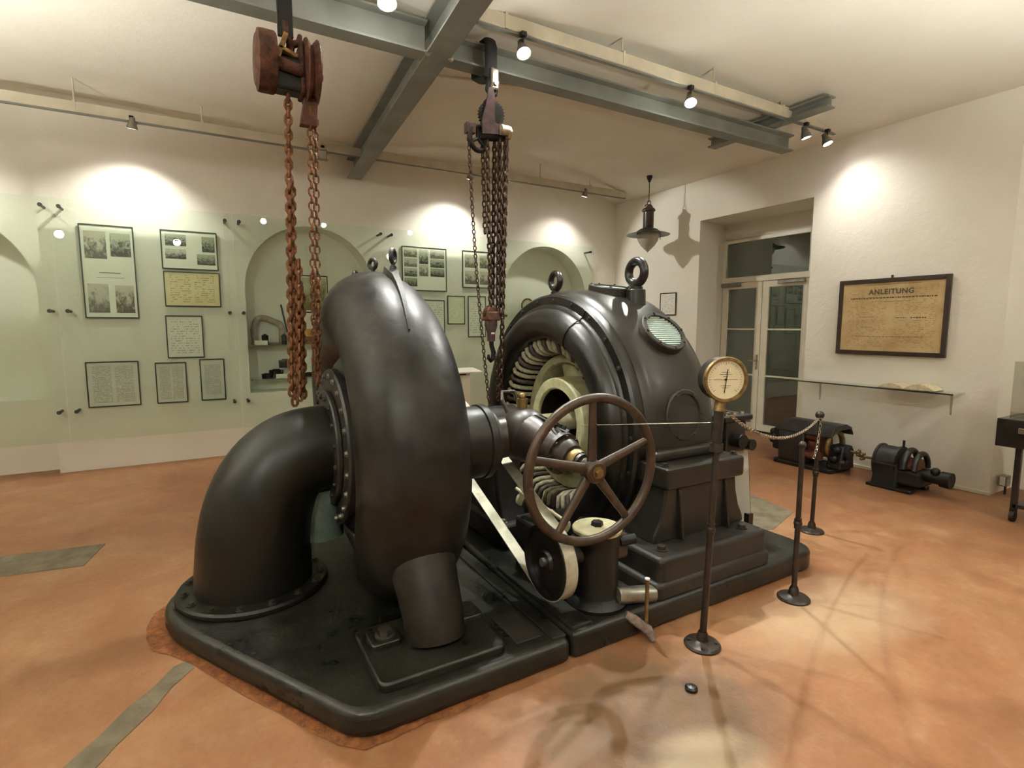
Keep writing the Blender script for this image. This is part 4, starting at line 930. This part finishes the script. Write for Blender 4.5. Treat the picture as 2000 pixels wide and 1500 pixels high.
# ------------------------------------------------------------------ niche shelves and exhibits
def gshelf(label, x0, x1, z):
    T = thing('glass_shelf', label, 'shelf', ((x0+x1)/2, YB+.2, z))
    MB().box(x0,YB+.04,z-.01,x1,YB+.35,z).build('shelf_plate', 'glass', T, 0)
    for x in (x0+.012, x1-.012): MB().cyl((x-.0,YB+.1,z-.02),(x,YB+.1,z-.009),.01,seg=8).cyl((x,YB+.28,z-.02),(x,YB+.28,z-.009),.01,seg=8).build('shelf_pin', 'chrome', T)
gshelf('upper glass shelf with a wooden box in the arched niche', .51, 2.07, 1.36)
gshelf('lower glass shelf with round tins in the arched niche', .51, 2.07, .925)
gshelf('glass shelf holding a brass disc in the niche behind the generator', 4.14, 5.70, 1.80)
def tin(label, x, y, z, r, h, mat='dark', cat='tin'):
    T = thing('round_tin', label, cat, (x,y,z), 0, 'small exhibits in the niche')
    MB().lathe([(0,0),(0,r),(h*.7,r),(h*.7,r*1.05),(h,r*1.05),(h,0)], (x,y,z), (0,0,1), 24).build('tin_body', mat, T, 35)
    MB().lathe([(0,r*.6),(h*.12,r*.5),(h*.12,0)], (x,y,z+h), (0,0,1), 20).build('tin_knob', mat, T, 35)
tin('black round pot beside the white card on the upper shelf', .70, 7.55, 1.36, .038, .12)
tin('black round pot second from the white card on the upper shelf', .93, 7.56, 1.36, .034, .12)
tin('flat dark tin leftmost on the lower shelf', .70, 7.54, .925, .06, .06)
tin('broad dark tin in the middle of the lower shelf', .82, 7.60, .925, .085, .10)
tin('small drum-shaped dark tin on top of the broad one', .93, 7.60, 1.055, .075, .10, 'framedk')
tin('low dark tin behind the thin rusty chains on the lower shelf', 1.22, 7.58, .925, .06, .05)
MB_ = MB().prism([(0,0),(.16,0),(.16,.09),(0,.09)], 0, .012)
for lab, x, y, z in (('white card in front of the pots on the upper shelf', .57, 7.47, 1.36), ('white card in front of the tins on the lower shelf', .80, 7.46, .925)):
    o = MB().box(x,y,z,x+.15,y+.005,z+.055).build('label_card', 'label', None, 0); tag(o, lab, 'card', 'label cards in the niche')
T = thing('wooden_box', 'honey-coloured wooden box behind the rusty chains on the upper shelf', 'box', (1.27, 7.55, 1.36))
MB().box(1.12,7.47,1.36,1.43,7.65,1.46).build('box_base', 'wood', T, 0, .004)
MB().box(1.115,7.465,1.462,1.435,7.655,1.56).build('box_lid', 'woody', T, 0, .004)
T = thing('insulator_bracket', 'pale pinkish cast bracket standing at the end of the upper shelf', 'bracket', (.72, 7.68, 1.36))
MB().tube(resample([(.60,7.70,1.37),(.585,7.70,1.54),(.63,7.70,1.68),(.72,7.70,1.70),(.82,7.70,1.66),(.90,7.70,1.62),(.925,7.70,1.53),(.92,7.70,1.37)], 24), .04, 12).build('bracket_arch', 'cast', T, 60)
MB().box(.55,7.65,1.36,.96,7.75,1.385).build('bracket_base', 'cast', T, 0, .006)
T = thing('rod_rack', 'two thin grey rods leaning in the arched niche', 'rods', (1.0, 7.7, 1.36))
MB().cyl((1.02,7.72,1.365),(.93,7.755,1.88),.011).build('rod', 'framegy', T); MB().cyl((1.09,7.72,1.365),(1.05,7.755,1.87),.009).build('rod', 'framegy', T)
T = thing('brass_disc', 'round brass dial standing on the shelf behind the generator', 'dial', (4.65, 7.55, 1.80))
MB().lathe([(0,0),(0,.11),(.02,.12),(.04,.12),(.04,.10),(.03,.095),(.03,0)], (4.65,7.57,1.93), (0,-1,0), 36).build('disc_case', 'brass', T, 35)
MB().box(4.61,7.53,1.80,4.69,7.60,1.83).build('disc_foot', 'dark', T, 0, .004)
MB().lathe([(.031,0),(.031,.094)], (4.65,7.57,1.93), (0,-1,0), 30).build('disc_face', 'dial', T)
T = thing('reading_ledge', 'white slanted reading ledge on a slim post by the display wall', 'lectern', (3.12, 6.75, 0))
MB().add([(2.88,6.60,.955),(3.34,6.60,.955),(3.34,6.90,.99),(2.88,6.90,.99),(2.88,6.60,.975),(3.34,6.60,.975),(3.34,6.90,1.01),(2.88,6.90,1.01)], [(0,3,2,1),(4,5,6,7),(0,1,5,4),(1,2,6,5),(2,3,7,6),(3,0,4,7)]).build('ledge_top', 'label', T, 0, .004)
MB().box(3.08,6.70,.02,3.20,6.80,.96).build('ledge_post', 'white', T, 0, .004)
MB().box(2.96,6.62,0,3.30,6.88,.02).build('ledge_base', 'white', T, 0, .004)
MB().box(2.92,6.62,.93,3.10,6.72,.955).build('ledge_bracket', 'framegy', T, 0)

# ------------------------------------------------------------------ glass wall shelf and book
T = thing('wall_shelf', 'long thin glass shelf under the framed notice', 'shelf', (XR-.12, 3.04, .94))
MB().box(XR-.26,2.26,.945,XR-.005,3.83,.957).build('shelf_plate', 'glass', T, 0)
MB().box(XR-.265,2.26,.944,XR-.259,3.83,.958).build('shelf_edge', 'framegy', T, 0)
for y in (2.36, 3.66):
    MB().extr([(0,0),(-.20,.0),(-.20,-.012),(-.03,-.03),(-.012,-.22),(0,-.22)], (XR,y-.006,.944), (1,0,0), (0,0,1), (0,.012,0)).build('shelf_bracket', 'acryl', T, 0)
BK = thing('open_book', 'old open book lying on the glass shelf', 'book', (XR-.13, 2.68, .958))
pr = lambda a, b, h: [(a,0),(b,0)]+[(b+(a-b)*i/8, .006+h*math.sin(PI*min(1,(i/8)*1.0))**.7) for i in range(9)]
def page(y0, y1, h, nm, mt):
    k = 9; poly = [(y0,0),(y1,0)]+[(y1+(y0-y1)*i/k, .008+h*(math.sin(PI*i/k)**.8)) for i in range(k+1)]
    MB().extr(poly, (XR-.235,0,.960), (0,1,0), (0,0,1), (.20,0,0)).build(nm, mt, BK, 40)
page(2.69, 2.92, .042, 'page_block', 'p_book'); page(2.43, 2.685, .052, 'page_block', 'p_book')
MB().box(XR-.24,2.425,.958,XR-.03,2.925,.962).build('book_cover', 'framedk', BK, 0)

# ------------------------------------------------------------------ electric motors on the floor (local: x along the wall, -y to the viewer)
MA = thing('electric_motor', 'bulky black electric motor with arched hood and brass knob, by the door', 'motor', (6.02, 3.49, 0), -PI/2)
k = dict(local=True)
MB().prism(fillet([(-.36,-.22),(.32,-.22),(.32,.20),(-.36,.20)], .04), 0, .045).build('motor_base', 'dark', MA, 40, .008, **k)
prof = [(-.20,.04),(.20,.04),(.215,.12),(.21,.40),(.16,.475),(.08,.50),(-.08,.50),(-.16,.475),(-.21,.40),(-.215,.12)]
MB().extr(prof, (-.30,0,0), (0,1,0), (0,0,1), (.30,0,0)).build('yoke', 'iron', MA, 40, .015, **k)
MB().extr([(-.22,.40),(-.17,.485),(-.08,.52),(.08,.52),(.17,.485),(.22,.40),(.205,.39),(.15,.46),(-.15,.46),(-.205,.39)], (-.29,0,0), (0,1,0), (0,0,1), (.60,0,0)).build('hood', 'iron', MA, 40, .006, **k)
MB().cyl((.0,0,.26),(.14,0,.26),.13,seg=28).build('commutator', 'copper', MA, **k)
for z in (.15, .37): MB().cyl((.0,-.13,z),(.16,-.13,z),.05,seg=16).build('field_coil', 'copper', MA, **k)
MB().torus((.22,.02,.28),(1,0,0),.15,.03,32,8).build('brush_ring', 'brass', MA, 60, **k)
MB().extr([(-.14,.04),(.14,.04),(.11,.20),(.09,.30),(-.09,.30),(-.11,.20)], (.22,0,0), (0,1,0), (0,0,1), (.16,0,0)).build('end_bearing', 'dark', MA, 40, .02, **k)
MB().cyl((.22,-.02,.22),(.41,-.02,.22),.075,seg=20).build('bearing_sleeve', 'dark', MA, **k)
for q in ((.30,-.13,.16),(.32,-.12,.26),(.36,-.08,.12)): MB().sphere(q, .045, 12, 8).build('oil_cup', 'dark', MA, **k)
MB().cyl((.40,-.02,.25),(.49,-.02,.25),.014,seg=12).build('shaft_end', 'brass', MA, **k)
m = MB().cyl((.48,-.02,.25),(.51,-.02,.25),.022,seg=12)
for i in range(5): a = 2*PI*i/5; m.sphere((.495,-.02+.03*math.cos(a),.25+.03*math.sin(a)), .016, 10, 6)
m.build('brass_knob', 'brass', MA, 60, **k)
MB().box(-.42,-.16,.14,-.29,.14,.40).build('terminal_block', 'dark', MA, 0, .03, 3, **k)
for i, q in enumerate(((-.43,-.12,.34),(-.43,-.02,.36),(-.43,-.12,.24),(-.43,-.03,.18),(-.40,-.15,.29))): MB().sphere(q, .04, 12, 8).build('terminal_stud', 'dark', MA, **k)
MC = thing('electric_motor', 'smaller drum-shaped black motor with brass cross knob under the shelf', 'motor', (5.95, 2.56, 0), -PI/2)
for y0, y1 in ((-.20,-.11),(.10,.19)): MB().box(-.23,y0,0,.17,y1,.03).build('foot_rail', 'dark', MC, 0, .008, **k)
MB().lathe([(-.205,.04),(-.205,.165),(-.20,.178),(-.18,.178),(-.175,.166),(-.03,.166),(-.025,.176),(.0,.176),(.005,.166),(.005,.05)], (0,0,.235), (1,0,0), 40).build('motor_drum', 'iron', MC, 35, **k)
MB().extr([(-.19,.02),(.19,.02),(.165,.12),(.165,.24),(-.165,.24),(-.165,.12)], (-.19,0,0), (0,1,0), (0,0,1), (.22,0,0)).build('motor_cradle', 'dark', MC, 40, .012, **k)
MB().box(-.20,-.185,.235,.03,.185,.252).build('split_flange', 'iron', MC, 0, .004, **k)
pts = [(.07, .15*math.cos(R(a)), .22+.17*math.sin(R(a))) for a in range(0, 181, 15)]
MB().tube(pts, .030, 10).tube([(q[0]+.09, q[1]*.9, .22+(q[2]-.22)*.9) for q in pts], .026, 10).build('end_bow', 'iron', MC, 60, **k)
MB().cyl((.0,0,.235),(.16,0,.235),.085,seg=24).build('commutator', 'copper', MC, **k)
MB().box(.0,-.15,.06,.22,.15,.215).build('end_frame', 'dark', MC, 0, .03, 3, **k)
MB().cyl((.18,-.02,.18),(.40,-.02,.17),.06,seg=20).cyl((.34,-.02,.172),(.42,-.02,.17),.075,seg=20).build('bearing_arm', 'dark', MC, **k)
MB().sphere((.30,-.05,.235),.04,12,8).build('oil_cup', 'dark', MC, **k)
MB().cyl((-.0,0,.40),(.0,0,.475),.011,seg=10).build('lifting_pin', 'dark', MC, **k)
MB().cyl((-.36,0,.235),(-.20,0,.235),.014,seg=12).cyl((-.25,0,.235),(-.20,0,.235),.045,seg=16).build('shaft_end', 'brass', MC, **k)
m = MB().cyl((-.385,0,.235),(-.355,0,.235),.02,seg=12)
for i in range(4): a = PI/4+PI*i/2; m.sphere((-.37,.032*math.cos(a),.235+.032*math.sin(a)), .018, 10, 6)
m.build('brass_knob', 'brass', MC, 60, **k)

# ------------------------------------------------------------------ display cart and adapter box
CT = thing('display_cart', 'black wheeled display cart cut off by the picture edge', 'cart', (5.85, 1.2, 0))
MB().box(5.62,.55,.62,6.12,1.765,.85).build('cart_box', 'blackp', CT, 0, .006)
for x, y in ((5.70,1.63),(6.05,1.63),(5.70,.7),(6.05,.7)):
    lg = MB().box(x-.02,y-.02,.10,x+.02,y+.02,.62).build('leg', 'blackp', CT, 0, .004)
    MB().cyl((x,y-.015,.045),(x,y+.015,.045),.045,seg=20).box(x-.018,y-.02,.06,x+.018,y+.02,.11).build('caster', 'dark', lg, 35)
MB().box(5.68,.7,.12,6.07,1.63,.15).build('cart_tray', 'blackp', CT, 0)
MB().box(5.59,1.56,.745,5.62,1.62,.79).build('box_lock', 'chrome', CT, 0, .004)
VC = thing('acrylic_case', 'clear acrylic case standing on the black display cart', 'display case', (5.87, 1.2, .85))
for b in ((5.66,.6,.851,5.664,1.70,1.31),(6.08,.6,.851,6.084,1.70,1.31),(5.664,1.696,.851,6.08,1.70,1.31),(5.66,.6,1.31,6.084,1.70,1.314)): MB().box(*b).build('case_side', 'acryl', VC, 0)
T = thing('exhibit_model', 'small wooden model inside the acrylic case', 'model', (5.85, 1.5, .852))
MB().box(5.75,1.42,.852,5.95,1.63,.875).build('model_base', 'woody', T, 0, .004); MB().lathe([(0,0),(0,.05),(.06,.05),(.08,.03),(.08,0)], (5.83,1.55,.875), (0,0,1), 20).build('model_drum', 'wood', T, 35)
for lab, x, y, mt in (('white leaflet standing in the cart tray', 5.80, 1.56, 'label'), ('yellow leaflet standing in the cart tray', 5.92, 1.45, 'yel')):
    if mt == 'yel': M['yel'] = pm('yellow_print', S(214,196,60), None, 5, .5)
    tag(MB().box(x,y-.2,.15,x+.01,y,.48).build('leaflet', mt, None, 0), lab, 'leaflet')
AD = thing('adapter_box', 'small grey electrical box on the floor in the wall recess', 'electric box', (6.52, 1.96, 0))
MB().box(6.48,1.92,.09,6.58,1.99,.19).build('box_body', 'lampgrey', AD, 0, .008); MB().box(6.475,1.93,.10,6.48,1.97,.18).build('box_front', 'label', AD, 0, .002)
MB().cyl((6.56,1.95,.0),(6.56,1.95,.10),.01,seg=8).build('box_cable', 'blackp', AD)
tag(MB().tube([(1.75,4.6,ceil_z(1.75)-.01)]+[(x,4.72,ceil_z(x)-.012) for x in (2.0,2.4,2.8,3.2,3.45)], .010, 8).build('ceiling_conduit', 'rail', None, 60), 'thin white conduit on the ceiling behind the cross beam', 'conduit')
T = thing('ceiling_sensor', 'small white sensor at the end of the ceiling conduit', 'sensor', (3.52, 4.72, ceil_z(3.52)))
MB().lathe([(0,0),(0,.06),(-.02,.055),(-.03,.03),(-.03,0)], (3.52,4.72,ceil_z(3.52)), (0,0,1), 24).build('sensor_body', 'rail', T, 35)
